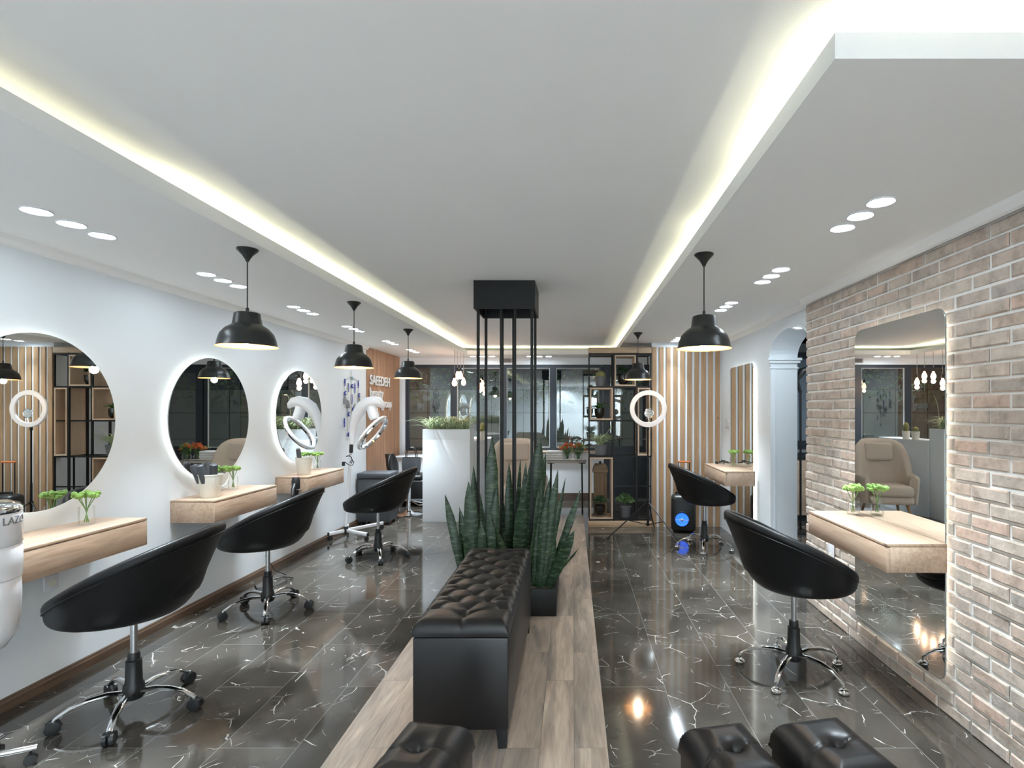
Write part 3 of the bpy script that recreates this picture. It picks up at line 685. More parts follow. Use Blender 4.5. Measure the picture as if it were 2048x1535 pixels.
jl = [(-2.70, 3.00, .865, 'glass jar of green flowers on the counter nearest the camera'), (-2.74, 4.36, .865, 'glass jar of green flowers beside the brush bucket'), (-2.74, 5.80, .865, 'glass jar of green flowers on the farthest counter, beside the plain cream pot'),
      (1.735, 3.34, .856, 'glass jar of green flowers on the counter at the brick wall'), (1.79, 6.02, .872, 'glass jar of green flowers on the counter by the slatted wall')]
for i, (x, y, z, lb) in enumerate(jl):
    o = FJ if i == 0 else dup(FJ, None, i * .9)
    o.location = (x, y, z); o['label'] = lb; o['group'] = 'jars of green flowers'

# ------------------------------------------------------------------ buckets with tools
def bucket(label, x, y, z):
    t = thing('tool_bucket', label, 'bucket', (x, y, z), 0, 'cream buckets')
    k = MB(); k.lathe([(.0, .001), (.058, .001), (.060, .004), (.078, .160), (.081, .162), (.081, .168), (.077, .168), (.075, .158), (.057, .008), (.0, .008)], 32); k.obj('pail', M['pot_white'], t)
    k = MB(); k.tube([(.08 * math.cos(a), .08 * math.sin(a), .15 - .085 * math.sin((a + .6) / 1.2 * PI)) if False else (.083, .081 * math.cos(a), .155 - .075 * math.sin(a)) for a in [PI * i / 14 for i in range(15)]], .0018, 5); k.obj('handle', M['pot_white'], t)
    return t
bx, by = -2.655, 3.96
bucket('cream bucket full of black round brushes on the middle counter', bx, by, .865)
for i, (dx, dy, tl, az) in enumerate(((-.030, -.02, .35, 3.6), (.012, -.034, .30, 4.3), (.02, .015, .25, 5.4), (-.025, .032, .28, 2.4))):
    t = thing('round_brush', ['black round brush leaning towards the mirror in the bucket', 'black round brush leaning towards the camera in the bucket', 'black round brush standing most upright in the bucket', 'black round brush at the back of the bucket'][i], 'hair brush', (bx + dx * .6, by + dy * .6, .876), 0, 'brushes in the cream bucket')
    d = Vector((math.cos(az) * math.sin(tl), math.sin(az) * math.sin(tl), math.cos(tl)))
    k = MB(); k.cyl((0, 0, 0), d * .10, .009, 10); k.obj('handle', M['black_plastic'], t)
    k = MB(); k.tube([d * .10, d * .105, d * .235, d * .245], [.012, .026, .026, .014], 18); k.obj('barrel', M['grey_box'], t)
bx2, by2 = -2.665, 5.36
bucket('plain cream bucket on the farthest counter, in front of the third round mirror', bx2, by2, .865)
t = thing('styling_tool_case', 'dark tool case standing in the cream bucket on the farthest counter', 'tool case', (bx2 - .02, by2 - .012, .875), .5)
k = MB(); k.box((0, 0, .13), (.042, .06, .23), .010, Matrix.Rotation(-.12, 4, 'Y')); k.obj('case', M['grey_box'], t)
k = MB(); k.box((0, 0, .251), (.028, .045, .012), .003, Matrix.Rotation(-.12, 4, 'Y')); k.obj('lid', M['steel'], t)
# hair dryer in a holder on the near end of the farthest counter
t = thing('hair_dryer', 'black hair dryer with pink rear hanging at the farthest counter', 'hair dryer', (-2.60, 5.075, .80))
k = MB(); k.lathe([(.0, .075), (.024, .074), (.034, .06), (.038, .03), (.036, -.03), (.026, -.07), (.022, -.10), (.0, -.10)], 20); k.obj('barrel', M['black_plastic'], t)
k = MB(); k.lathe([(.0, .079), (.018, .078), (.024, .0745), (.0, .0742)], 18); k.obj('filter_cap', M['pink'], t)
k = MB(); k.tube([(0, -.02, .01), (.01, -.07, -.03), (.02, -.10, -.09)], [.02, .017, .015], 10); k.obj('handle', M['black_plastic'], t)
k = MB(); k.torus((0, 0, -.045), .038, .006, 20, 6); k.b2((-.012, .03, -.055), (.012, .074, -.035)); k.obj('holder', M['chrome'], t)
tag(MB().tube([(-2.58, 4.972, .705), (-2.56, 4.94, .55), (-2.62, 4.8, .38), (-2.70, 4.75, .22), (-2.68, 4.86, .06), (-2.60, 4.90, .008), (-2.50, 4.72, .008), (-2.56, 4.55, .008), (-2.66, 4.66, .008), (-2.60, 4.84, .008), (-2.48, 4.80, .012), (-2.52, 4.60, .012), (-2.64, 4.52, .008), (-2.72, 4.62, .008)], .0042, 6).obj('dryer_cord', M['black_plastic']), 'black cord coiled on the floor below the wall counters', 'cord')

# ------------------------------------------------------------------ tub chairs
def bez(p, t):
    q = [Vector(x) for x in p]
    while len(q) > 1: q = [q[i] * (1 - t) + q[i + 1] * t for i in range(len(q) - 1)]
    return q[0]
AX, AY, XC = .345, .335, -.02
def rim(th):
    h = .085 + .345 * (1 - math.cos(th)) / 2 + .025 * math.sin(th) ** 2
    return Vector((XC + AX * math.cos(th) * (1.0 if math.cos(th) > 0 else 1.06), AY * math.sin(th), h))
def tub_parts(t, face, zb):
    n = 56
    def sect(th, path): return [bez(path, q) for q in path]
    outer = []; mid = []; inner = []
    ths = [2 * PI * i / n for i in range(n)]
    def P(rad, h, th, R): return Vector((XC + (R.x - XC) * rad, R.y * rad, h))
    rings = []
    m = 12
    for j in range(m + 1):
        q = j / m; row_ = []
        for th in ths:
            R = rim(th)
            wf = (1 + math.cos(th)) / 2; A_ = [(.2, 0), (.47, 0), (.62, .04 * R.z), (.69, .24 * R.z), (.83, .60 * R.z), (1, R.z - .035)]; B_ = [(.2, 0), (.7, 0), (.92, 0), (1.0, .08 * R.z), (1.02, .4 * R.z), (1, R.z - .035)]; b_ = bez([((1 - wf) * a[0] + wf * c[0], 0, (1 - wf) * a[1] + wf * c[1]) for a, c in zip(A_, B_)], q)
            row_.append(P(b_.x, b_.z, th, R))
        rings.append(row_)
    k = MB(); k.ring_loft(rings, True, (True, False)); sh = k.obj('seat_shell', M['leather'], t, 60)
    rr_ = []
    for rad, dz in ((1.0, -.035), (1.018, -.022), (1.02, -.006), (1.0, .010), (.965, .016), (.93, .008)):
        rr_.append([P(rad, rim(th).z + dz, th, rim(th)) for th in ths])
    k = MB(); k.ring_loft(rr_); rl = k.obj('padded_rim', M['leather'], t, 60)
    k = MB(); k.tube([P(1.012, rim(th).z - .034, th, rim(th)) for th in ths], .004, 6, True); sm = k.obj('piping', M['leather'], t)
    ri = []
    for j in range(8):
        q = j / 7
        ri.append([P(.93 - .22 * q, (rim(th).z + .008) * (1 - q) ** 1.3 + .11 * (1 - (1 - q) ** 1.3), th, rim(th)) for th in ths])
    ri.append([P(.4, .118, th, rim(th)) for th in ths]); ri.append([P(.02, .12, th, rim(th)) for th in ths])
    k = MB(); k.ring_loft(ri, True, (False, True)); ic = k.obj('cushion', M['leather'], t, 60)
    for o in (sh, rl, sm, ic): o.location.z = zb; o.rotation_euler.z = face
def chair_proto(kind):
    t = thing('swivel_chair', 'x', 'chair'); zb = .478
    tub_parts(t, 0, zb)
    k = MB(); k.cyl((0, 0, .28), (0, 0, zb + .004), .0155, 16); k.obj('gas_lift', M['steel'], t)
    k = MB(); k.lathe([(.0, .295), (.024, .295), (.026, .285), (.026, .262), (.033, .258), (.036, .15), (.044, .135), (.047, .085), (.038, .07), (.0, .07)], 24); k.obj('column_sleeve', M['black_plastic'], t)
    lp = None
    k = MB(); k.tube([(.03, 0, .105), (.10, 0, .118), (.17, 0, .115), (.235, 0, .098), (.28, 0, .070), (.298, 0, .052)], [.019, .018, .017, .015, .013, .011], 10, False, .62, up=(0, 0, 1))
    lp = k.obj('leg', M['chrome'], t)
    if kind == 'castor':
        c_ = MB(); c_.cyl((0, 0, .03), (0, 0, .062), .006, 8)
        for s_ in (-.013, .013): c_.tube([(-.006, s_ - .010, .030), (-.006, s_ - .0085, .030), (-.006, s_ + .0085, .030), (-.006, s_ + .010, .030)], [.021, .030, .030, .021], 18)
        c_.tube([(.016, 0, .045), (0, 0, .054), (-.02, 0, .050), (-.034, 0, .030)], [.010, .013, .013, .008], 8)
        w_ = c_.obj('castor', M['black_plastic'], lp)
    else:
        c_ = MB(); c_.cyl((0, 0, .02), (0, 0, .06), .006, 8); c_.lathe([(.0, .030), (.012, .031), (.024, .026), (.030, .016), (.027, .007), (.014, .012), (.0, .014)], 22)
        c_.lathe([(.0, .0), (.022, .0), (.025, .006), (.0, .008)], 18)
        w_ = c_.obj('glide', M['chrome'], lp)
    w_.location = (.298, 0, 0)
    for i in range(1, 5):
        l2 = lp.copy(); COL.objects.link(l2); l2.rotation_euler.z = 2 * PI * i / 5
        w2 = w_.copy(); COL.objects.link(w2); w2.parent = l2
    return t
CA = chair_proto('castor'); CB = chair_proto('glide')
def place_chair(proto, first_, x, y, base, face, label, dz=0.0, wa=0.0):
    o = proto if first_ else dup(proto)
    o.location = (x, y, 0); o.rotation_euler = (0, 0, math.radians(base)); o['label'] = label; o['group'] = 'black tub chairs on chrome star bases'
    for c_ in kids(o):
        if c_.name.split('.')[0] in ('seat_shell', 'padded_rim', 'piping', 'cushion'): c_.rotation_euler.z = math.radians(face - base)
    return o
C2 = dup(CA); C3 = dup(CA)
place_chair(CA, True, -2.185, 2.69, 4, 190, 'black tub chair nearest the camera on the oval mirror side')
place_chair(C2, True, -2.285, 4.05, 8, 188, 'black tub chair in the middle of the oval mirror row, by the middle counter')
place_chair(C3, True, -1.98, 5.50, 6, 184, 'black tub chair with castors beside the white hair processor')
C5 = dup(CB)
place_chair(CB, True, 1.27, 3.10, 15, 5, 'black tub chair on chrome glides in front of the brick wall counter')
place_chair(C5, True, 1.44, 5.90, 38, 2, 'black tub chair on chrome glides by the slatted wall and speaker')

# ------------------------------------------------------------------ tufted bench and stools
def tufted(wx, ly, z0, hgt, buttons, segs, rad=.045, res=.008, puff=.018, depth=.026, crease=.010):
    """a cushion block: side walls with rounded top edge, buttoned top"""
    nx, ny = max(8, int(wx / res)), max(8, int(ly / res))
    X, Y = np.meshgrid(np.linspace(-1, 1, nx + 1), np.linspace(-1, 1, ny + 1), indexing='ij')
    px, py = X * wx / 2, Y * ly / 2
    ex, ey = wx / 2 - np.abs(px), ly / 2 - np.abs(py)
    e = np.minimum(ex, ey)
    z = np.full_like(px, z0 + hgt) - np.where(e < rad, (rad - np.sqrt(np.maximum(rad ** 2 - (rad - e) ** 2, 0))), 0) * .9
    z += puff * np.clip(e / .08, 0, 1) ** .5 * .6
    d2 = np.full_like(px, 1e9)
    for bx_, by_ in buttons: d2 = np.minimum(d2, (px - bx_) ** 2 + (py - by_) ** 2)
    z -= depth * np.exp(-np.sqrt(d2) / .022)
    ds = np.full_like(px, 1e9)
    for (ax, ay), (bx_, by_) in segs:
        vx, vy = bx_ - ax, by_ - ay; L2 = vx * vx + vy * vy + 1e-9
        t_ = np.clip(((px - ax) * vx + (py - ay) * vy) / L2, 0, 1)
        ds = np.minimum(ds, (px - ax - t_ * vx) ** 2 + (py - ay - t_ * vy) ** 2)
    z -= crease * np.exp(-np.sqrt(ds) / .007) * np.clip(e / .012, .25, 1)
    k = MB()
    P = [[(px[i, j], py[i, j], z[i, j]) for j in range(ny + 1)] for i in range(nx + 1)]
    k.grid(P)
    # walls
    loop = [(i, 0) for i in range(nx + 1)] + [(nx, j) for j in range(1, ny + 1)] + [(i, ny) for i in range(nx - 1, -1, -1)] + [(0, j) for j in range(ny - 1, 0, -1)]
    top = [Vector(P[i][j]) for i, j in loop]
    r1 = [Vector((p.x * 1.0, p.y, z0 + (p.z - z0) * .5)) for p in top]; r2 = [Vector((p.x, p.y, z0)) for p in top]
    k.ring_loft([top, r1, r2], True, (False, True))
    bmesh.ops.remove_doubles(k.bm, verts=k.bm.verts, dist=1e-5)
    return k
t = thing('tufted_bench', 'long black buttoned storage bench on the wooden floor strip', 'bench', (-.495, 3.03, 0))
k = MB(); k.box((0, 0, .29), (.425, 1.29, .41), .010); k.obj('base', M['leather_b'], t, 40)
for sx in (-1, 1):
    for sy in (-1, 1):
        k = MB(); k.tube([(sx * .182, sy * .615, .087), (sx * .185, sy * .618, 0)], [.036, .026], 4, up=(1, 1, 0)); k.obj('leg', M['black_plastic'], t, 30)
bt = []; sg = []
rows = []
for r in range(13):
    y = -.55 + r * .0917
    rows.append([(x, y) for x in ((-.155, 0, .155) if r % 2 == 1 else (-.078, .078))])
rows[0] = [(0.0, -.55)]
for r, rw_ in enumerate(rows): bt += rw_
for r in range(len(rows) - 1):
    for a in rows[r]:
        for b_ in rows[r + 1]:
            if abs(a[0] - b_[0]) < .17: sg.append((a, b_))
for rw_ in rows:
    for a in rw_:
        if abs(a[0]) > .14 or len(rw_) == 2: sg.append((a, ((.22 if a[0] > 0 else -.22), a[1])))
sg.append(((0, -.55), (0, -.65)))
k = tufted(.425, 1.30, .500, .062, bt, sg); k.obj('lid', M['leather_b'], t, 70)
def stool(label, x, y, rz, w_=.36, d=.36):
    t = thing('tufted_stool', label, 'stool', (x, y, 0), rz, 'small black buttoned stools')
    k = MB(); k.box((0, 0, .21), (w_ - .01, d - .01, .32), .012); k.obj('base', M['leather_b'], t)
    h = w_ / 2
    k = tufted(w_, d, .372, .062, [(0, 0)], [((0, 0), (h, .02)), ((0, 0), (-h, -.02))], .06, .006, .075, .05, .010); k.obj('cushion', M['leather_b'], t, 70)
    for sx in (-1, 1):
        for sy in (-1, 1):
            k = MB(); k.cyl((sx * (h - .05), sy * (d / 2 - .05), .052), (sx * (h - .05), sy * (d / 2 - .05), 0), .018, 8, .014); k.obj('leg', M['black_plastic'], t)
    return t
stool('black buttoned stool on the wood strip in front of the bench', -.475, 1.66, -.16, .25, .34)
stool('black buttoned stool on the marble, the one closer to the bench', .50, 1.66, .20, .245, .32)
stool('black buttoned stool on the marble, the one closer to the brick wall', .825, 1.68, .20, .27, .34)

# ------------------------------------------------------------------ planter with snake plants, ceiling rods
PX0, PX1, PY0, PY1, PH = -.93, -.118, 3.93, 4.80, .20
t = thing('planter_box', 'low black planter box on the wooden strip behind the bench', 'planter', ((PX0 + PX1) / 2, (PY0 + PY1) / 2, 0))
hx, hy = (PX1 - PX0) / 2, (PY1 - PY0) / 2
k = MB(); k.b2((-hx, -hy, 0), (hx, -hy + .018, PH), .002); k.b2((-hx, hy - .018, 0), (hx, hy, PH), .002); k.b2((-hx, -hy + .018, 0), (-hx + .018, hy - .018, PH), .002); k.b2((hx - .018, -hy + .018, 0), (hx, hy - .018, PH), .002)
k.obj('box_wall', M['black_metal'], t)
k = MB(); n = 24
k.grid([[(-hx + .018 + (2 * hx - .036) * i / n, -hy + .018 + (2 * hy - .036) * j / n, PH - .035 + random.uniform(-.006, .006)) for j in range(n + 1)] for i in range(n + 1)]); so_ = k.obj('gravel', M['soil'], t, None)
so_['kind'] = 'stuff'
ZS = PH - .034
t = thing('rod_fixture', 'black square box under the ceiling with thin rods reaching down to the planter', 'fixture', (-.525, 4.377, CEI))
hx, hy, hb = .2365, .223, .219
k = MB(); th_ = .012
k.b2((-hx, -hy, -hb), (hx, -hy + th_, 0)); k.b2((-hx, hy - th_, -hb), (hx, hy, 0)); k.b2((-hx, -hy + th_, -hb), (-hx + th_, hy - th_, 0)); k.b2((hx - th_, -hy + th_, -hb), (hx, hy - th_, 0))
k.obj('mount_box', M['black_metal'], t, None)
def rod(x, y, r):
    k = MB(); k.b2((x - r, y - r, ZS - CEI + .012), (x + r, y + r, -.002)); k.obj('rod', M['black_metal'], t, None)
for sx in (-.206, .210):
    for sy in (-.19, .19): rod(sx, sy, .0105)
rod(-.03, -.19, .0075); rod(.081, -.19, .0075); rod(-.065, .19, .008); rod(.024, .19, .008)

def snake(label, base, leaves, seed):
    random.seed(seed)
    t = thing('snake_plant', label, 'plant', base, 0, 'snake plants in the planter'); bv = Vector(base)
    for (dx, dy, tip, wd, bend, fa) in leaves:
        k = MB(); k.leaf((dx, dy, 0), Vector(tip) - bv, wd, bend, (math.cos(fa), math.sin(fa), 0), 12)
        k.obj('leaf', M['snake'], t, 60)
    return t
R_ = random.Random(11)
def rl(n, base, spread, hmin, hmax, lean=.05):
    out = []
    for i in range(n):
        a = R_.uniform(0, 2 * PI); r = R_.uniform(.02, spread); dx, dy = r * math.cos(a), r * math.sin(a); h = R_.uniform(hmin, hmax)
        out.append((dx, dy, Vector(base) + Vector((dx * 1.6 + R_.gauss(0, lean), dy * 1.5 + R_.gauss(0, lean), h)), R_.uniform(.055, .085), R_.uniform(-.06, .06), R_.uniform(-.6, .6)))
    return out
b1 = (-.72, 4.12, ZS)
snake('snake plant at the bench end of the planter, left cluster with one leaf sprawling outward', b1, [
    (-.09, -.03, at(890, 988, 4.10), .068, .10, .2), (-.06, 0, at(918, 1012, 4.2), .05, -.10, 1.0), (-.02, -.06, at(937, 962, 4.08), .105, .03, .1), (.00, -.02, at(947, 931, 4.2), .075, .02, .4),
    (.10, .03, at(984, 868, 4.22), .105, -.03, .2), (.09, -.05, at(994, 976, 4.12), .085, .05, .2), (.03, .06, at(960, 985, 4.3), .06, .03, -.3), (.12, -.08, at(978, 1020, 4.06), .08, .03, 0), (.06, -.1, at(962, 1040, 4.04), .07, .01, 0)] + rl(4, b1, .09, .38, .60), 3)
b2 = (-.46, 4.27, ZS)
snake('tall snake plant in the middle of the planter between the rods', b2, [
    (.0, -.02, at(1066, 922, 4.2), .06, .10, .4), (.06, .0, at(1081, 872, 4.25), .145, -.05, .1), (-.04, .05, at(1018, 923, 4.35), .07, .02, .3), (.0, .08, at(1041, 917, 4.4), .05, .0, .6), (.03, .03, at(1052, 923, 4.3), .06, .0, 0), (.08, .06, at(1092, 905, 4.4), .09, 0, .2), (.02, -.12, at(992, 1056, 4.05), .06, .04, .5), (.03, -.08, at(1046, 985, 4.1), .10, .02, .1)] + rl(6, b2, .12, .36, .58), 4)
b3 = (-.235, 4.12, ZS)
snake('snake plant at the front corner of the planter, with leaves leaning towards the marble', b3, [
    (.05, -.05, at(1149, 1060, 4.02), .085, -.06, -.3), (.05, .02, at(1161, 978, 4.15), .06, .05, -.2), (.03, .03, at(1131, 955, 4.2), .035, 0, .3), (.01, -.05, at(1116, 938, 4.08), .068, .01, .1), (-.03, .0, at(1099, 955, 4.15), .07, .02, 0), (-.05, -.03, at(1083, 960, 4.1), .08, .03, .2), (.02, .05, at(1107, 966, 4.25), .06, 0, .4), (-.02, -.06, at(1092, 1000, 4.05), .07, 0, 0), (.05, .0, at(1158, 1095, 4.15), .026, -.05, .5), (-.10, -.04, at(1081, 966, 4.06), .035, -.09, .8)] + rl(4, b3, .06, .36, .58, .03), 5)
b4 = (-.60, 4.62, ZS)
snake('snake plant at the window end of the planter, mostly behind the others', b4, rl(8, b4, .12, .40, .64), 6)

# ------------------------------------------------------------------ reception desk
t = thing('reception_desk', 'tall white reception desk block with a planter in its top', 'desk', (-1.70, 7.265, 0))
H = 1.244; x0, x1 = -.318, .321
k = MB(); k.b2((x0, 0, 0), (x1, .30, H - .14), .002)
k.b2((x0, 0, H - .14), (x1, .018, H)); k.b2((x0, .282, H - .14), (x1, .30, H)); k.b2((x0, .018, H - .14), (x0 + .018, .282, H)); k.b2((x1 - .018, .018, H - .14), (x1, .282, H)); k.obj('planter_tower', M['white_lam'], t, 30)
k = MB(); k.b2((x0 + .018, .018, H - .14), (x1 - .018, .282, H - .028)); k.obj('soil', M['soil'], t, None)
n = 14; fr_ = []
for zz in (0, 1.05):
    fr_.append([Vector((x1 + .02 + .10 * math.sin(PI * i / n * .9), .30 + 1.12 * i / n, zz)) for i in range(n + 1)] + [Vector((x1 - .16, 1.42, zz)), Vector((x1 - .16, .30, zz))])
k = MB(); k.ring_loft(fr_, True, (True, True)); k.obj('curved_front', M['white_lam'], t, 40)
k = MB(); k.ring_loft([[Vector((p.x + (.02 if i <= n else -.1), p.y, zz)) for i, p in enumerate(fr_[0])] for zz in (1.05, 1.075)], True, (True, True)); k.obj('desk_top', M['white_lam'], t, 40)
DZ = 1.075
def spider_mesh(k, c, n, L0, L1, seed, up=(.9, 1.45), wd=.012, bs=.012):
    r = random.Random(seed)
    for i in range(n):
        a = r.uniform(0, 2 * PI); k.arch_leaf(Vector(c) + Vector((r.gauss(0, bs), r.gauss(0, bs * .6), 0)), (math.cos(a), math.sin(a), 0), r.uniform(L0, L1), r.uniform(*up), r.uniform(.7, 1.2) * wd)
    return k
for i, (x, lb) in enumerate(((-1.88, 'spider plant in the reception planter, clump nearest the sign wall'), (-1.70, 'spider plant in the middle of the reception planter'), (-1.53, 'spider plant in the reception planter, clump with the highest leaves by the rods'))):
    t = thing('spider_plant', lb, 'plant', (x, 7.41, H - .028), 0, 'spider plants in the reception planter')
    spider_mesh(MB(), (0, 0, 0), 190, .16, .42, 20 + i, (.9, 1.57), .012, .045).obj('foliage', M['spider'], t, None)
    k = MB()
    st = [[(892, 858), (889, 815), (893, 795), (898, 788)], [(918, 855), (918, 830), (921, 805), (925, 796)], [(938, 850), (940, 815), (944, 800), (950, 790)]][i]
    pts = [at(u, v, 7.41) - Vector(t.location) for u, v in st]; pts = [bez(pts, q / 10) for q in range(11)]; pts[0].z = .0
    k.tube(pts, .0032, 6); k.obj('reflection_arc', M['refl_arc'], t)  # thin stalk shape added in place of a bright reflected outline
for i, (y, r_, h_, lb) in enumerate(((7.80, .045, .10, 'round cactus in a small white pot on the reception desk top'), (8.02, .045, .17, 'taller cactus in a small white pot on the reception desk top'))):
    t = thing('cactus_pot', lb, 'cactus', (-1.335, y, DZ), 0, 'cacti on the reception desk')
    k = MB(); k.lathe([(.0, .001), (.045, .001), (.055, .12), (.050, .12), (.048, .105), (.0, .105)], 20); k.obj('pot', M['pot_white'], t)
    k = MB(); k.ball((0, 0, .105 + h_ * .35), .042, (1, 1, h_ / .085), 2); k.obj('cactus', M['cactus'], t)

# walnut wall sign
t = thing('wall_sign', 'raised white lettering on the walnut slatted wall', 'sign', (XL + .019, 7.47, 1.859))
Mx = axes((0, 1, 0), (0, 0, 1), (1, 0, 0))
def line(body, cap, width, y, z):
    me = text_mesh(body, 1.0, .5, .008); co = np.array([v.co[:] for v in me.vertices]); lo, hi = co.min(0), co.max(0)
    sc_ = cap / .73; sx = width / (hi[0] - lo[0])
    for v in me.vertices: v.co = ((v.co.x - lo[0]) * sx, v.co.y * sc_, .010 if v.co.z < 0 else .022)
    me.transform(Mx); me.materials.append(M['sign'])
    o = bpy.data.objects.new('lettering', me); COL.objects.link(o); o.parent = t; o.location = (0, y, z); return o
line('SAEEDEH', .142, .80, 0, 0); line('beauty', .135, .53, 0, -.170); line('group', .135, .44, .45, -.318)
k = MB()
for y, z, n_ in ((.03, .03, 7), (.03, -.14, 5), (.49, -.29, 4)):
    for i in range(n_): k.cyl((.0, y + i * .1, z), (.0105, y + i * .1, z), .004, 6)
k.obj('spacer_pins', M['steel'], t)

# beaded wall hanging
t = thing('bead_hanging', 'blue eye-bead wall hanging with grey tassels on the white wall', 'wall hanging', (XL + .012, 6.95, 1.93))
yb = [(683 - 0, 758)]
def hp(u, v):
    y = F * (-XL) / (U0 - u); return Vector((0, y - 6.95, EYE - (v - V0) * y / F - 1.93))
k = MB()
for a, b_ in (((701, 741), (701, 832)), ((701, 752), (688, 760)), ((701, 752), (715, 762)), ((688, 758), (688, 815)), ((715, 762), (715, 812)), ((694, 765), (694, 826)), ((708, 765), (708, 826)), ((694, 800), (694, 872)), ((688, 835), (687, 854))):
    k.cyl(hp(*a), hp(*b_), .003, 5)
k.obj('cord', M['straw'], t)
Wx = axes((0, 1, 0), (0, 0, 1), (1, 0, 0))
for u, v in ((702, 772), (704, 818), (695, 828), (695, 868), (688, 786), (716, 790)):
    k = MB(); k.lathe([(.0, .0), (.026, .0), (.030, .006), (.026, .012), (.0, .012)], 16, M=Matrix.Translation(hp(u, v)) @ Wx); e_ = k.obj('eye_bead', M['blue'], t)
    k = MB(); k.lathe([(.0, .0), (.015, .0), (.015, .003), (.0, .003)], 14, M=Matrix.Translation(hp(u, v) + Vector((.0125, 0, 0))) @ Wx); k.obj('bead_pupil', M['white_eye'], e_)
for u, v0, v1 in ((688, 757, 772), (702, 788, 808), (708, 766, 786), (715, 760, 776), (695, 766, 784), (687, 836, 854)):
    k = MB(); k.tube([hp(u, v0), hp(u, (v0 + v1) / 2), hp(u, v1)], [.006, .009, .006], 8); k.obj('long_bead', M['blue'], t)
for u, v in ((702, 756), (703, 833), (708, 826)):
    k = MB(); k.ball(hp(u, v) + Vector((.006, 0, 0)), .022, (.6, 1, 1.2), 1); k.obj('turquoise_bead', M['turq'], t)
for u, v0, v1 in ((688, 791, 808), (716, 795, 814), (694, 800, 816), (708, 808, 822)):
    k = MB(); k.tube([hp(u, v0), hp(u, (v0 + v1) / 2), hp(u, v1)], [.010, .026, .030], 9); k.obj('tassel', M['tassel'], t)

# ------------------------------------------------------------------ hair processor on a stand
hub = Vector((-2.685, 6.40, 0))
t = thing('hair_processor', 'white hair processor stand with curved arm and ring head by the wall', 'hair processor', hub)
def hl(u, v, y=6.4): return at(u, v, y) - hub
k = MB(); k.tube([hl(703, 888), hl(704, 872), hl(707, 850), hl(713, 830), hl(722, 815), hl(735, 806), hl(748, 803), hl(758, 804), hl(765, 810), hl(768, 816)], [.026, .032, .044, .060, .072, .075, .070, .058, .038, .012], 18); k.obj('arm', M['white_gloss'], t, 60)
k = MB(); k.tube([hl(743, 812), hl(745, 822), hl(748, 832), hl(750, 838)], [.06, .062, .062, .05], 20); k.obj('swivel_neck', M['white_gloss'], t, 50)
rc = hl(746.5, 866); e1 = Vector((.60, 0, .80)).normalized(); nz_ = Vector((.80, -.02, -.60)); nz_ = (nz_ - e1 * nz_.dot(e1)).normalized(); e2 = nz_.cross(e1)
Mr = axes(e1, e2, nz_, rc)
k = MB(); k.torus((0, 0, -.012), .222, .026, 56, 12, Mr, .7); k.obj('ring_head', M['white_gloss'], t, 60)
k = MB(); k.lathe([(.205, .0), (.232, .0), (.225, .022), (.208, .022), (.203, .0)], 56, M=Mr); k.obj('reflector_ring', M['chrome'], t, 50)
k = MB(); k.cyl(hl(703, 885), hl(702, 905), .022, 14); k.obj('pole_clamp', M['black_plastic'], t)
ptop = hl(702, 893); k = MB(); k.tube([(0, 0, .10), ptop], .017, 12); k.obj('pole', M['white_gloss'], t)
k = MB(); k.cyl((0, 0, .05), (0, 0, .125), .026, 14); k.obj('hub', M['black_plastic'], t)
for ex_, ey_ in ((-.115, -.20), (.29, .42), (.34, -.22), (-.10, .30)):
    d = Vector((ex_, ey_, 0)); q = d.normalized(); sd = Vector((-q.y, q.x, 0))
    k = MB(); k.box((0, 0, 0), (d.length - .03, .028, .036), .003, Matrix.Translation(d * .5 + q * .015 + Vector((0, 0, .078))) @ axes(q, sd, (0, 0, 1))); lg = k.obj('leg', M['white_gloss'], t)
    k = MB(); k.box((0, 0, 0), (.008, .030, .040), .002, Matrix.Translation(d + q * .004 + Vector((0, 0, .078))) @ axes(q, sd, (0, 0, 1)))
    k.cyl(d - q * .02 + sd * -.012 + Vector((0, 0, .027)), d - q * .02 + sd * .012 + Vector((0, 0, .027)), .027, 14); k.cyl(d - q * .02 + Vector((0, 0, .03)), d - q * .02 + Vector((0, 0, .062)), .007, 8); k.obj('castor', M['black_plastic'], lg)
k = MB()
cp = [(703, 905), (699, 912), (690, 915), (694, 908), (704, 912), (709, 920), (703, 930), (697, 925), (704, 915), (712, 922), (706, 934), (698, 930), (692, 922), (688, 925)]
k.tube([bez([hl(*cp[i], 6.34) + Vector((0, -.01 * (i % 3), 0)) for i in range(len(cp))][max(0, j - 1):j + 2], .5) for j in range(len(cp))], .005, 6)
k.box(hl(687, 927, 6.34), (.03, .03, .05), .005); k.obj('power_cord', M['black_plastic'], t)

# ------------------------------------------------------------------ steamer trolley cut by the frame
sc_ = Vector((-2.44, 2.18, 0))
t = thing('hair_steamer', 'white cylindrical hair steamer with chrome lid at the picture edge', 'hair steamer', sc_)
prof = [(.0, .50), (.06, .50), (.11, .525), (.143, .58), (.152, .66), (.154, .74), (.152, .800), (.148, .806)]
k = MB(); k.lathe(prof, 48); k.obj('lower_body', M['white_gloss'], t)
k = MB(); k.lathe([(.148, .806), (.155, .812), (.158, .86), (.157, .935), (.152, .945)], 48); k.obj('middle_body', M['white_gloss'], t)
k = MB(); k.lathe([(.152, .945), (.157, .952), (.157, 1.075), (.156, 1.08)], 48); k.obj('upper_body', M['white_gloss'], t)
k = MB(); k.lathe([(.156, 1.08), (.158, 1.084), (.157, 1.098), (.148, 1.112), (.12, 1.122), (.05, 1.126), (.0, 1.126)], 48); k.obj('lid', M['chrome'], t)
me = text_mesh('LAZO', .044, .002); co = np.array([v.co[:] for v in me.vertices]); wd = co[:, 0].max()
a1 = math.atan2(-sc_.y, -sc_.x) + 1.33
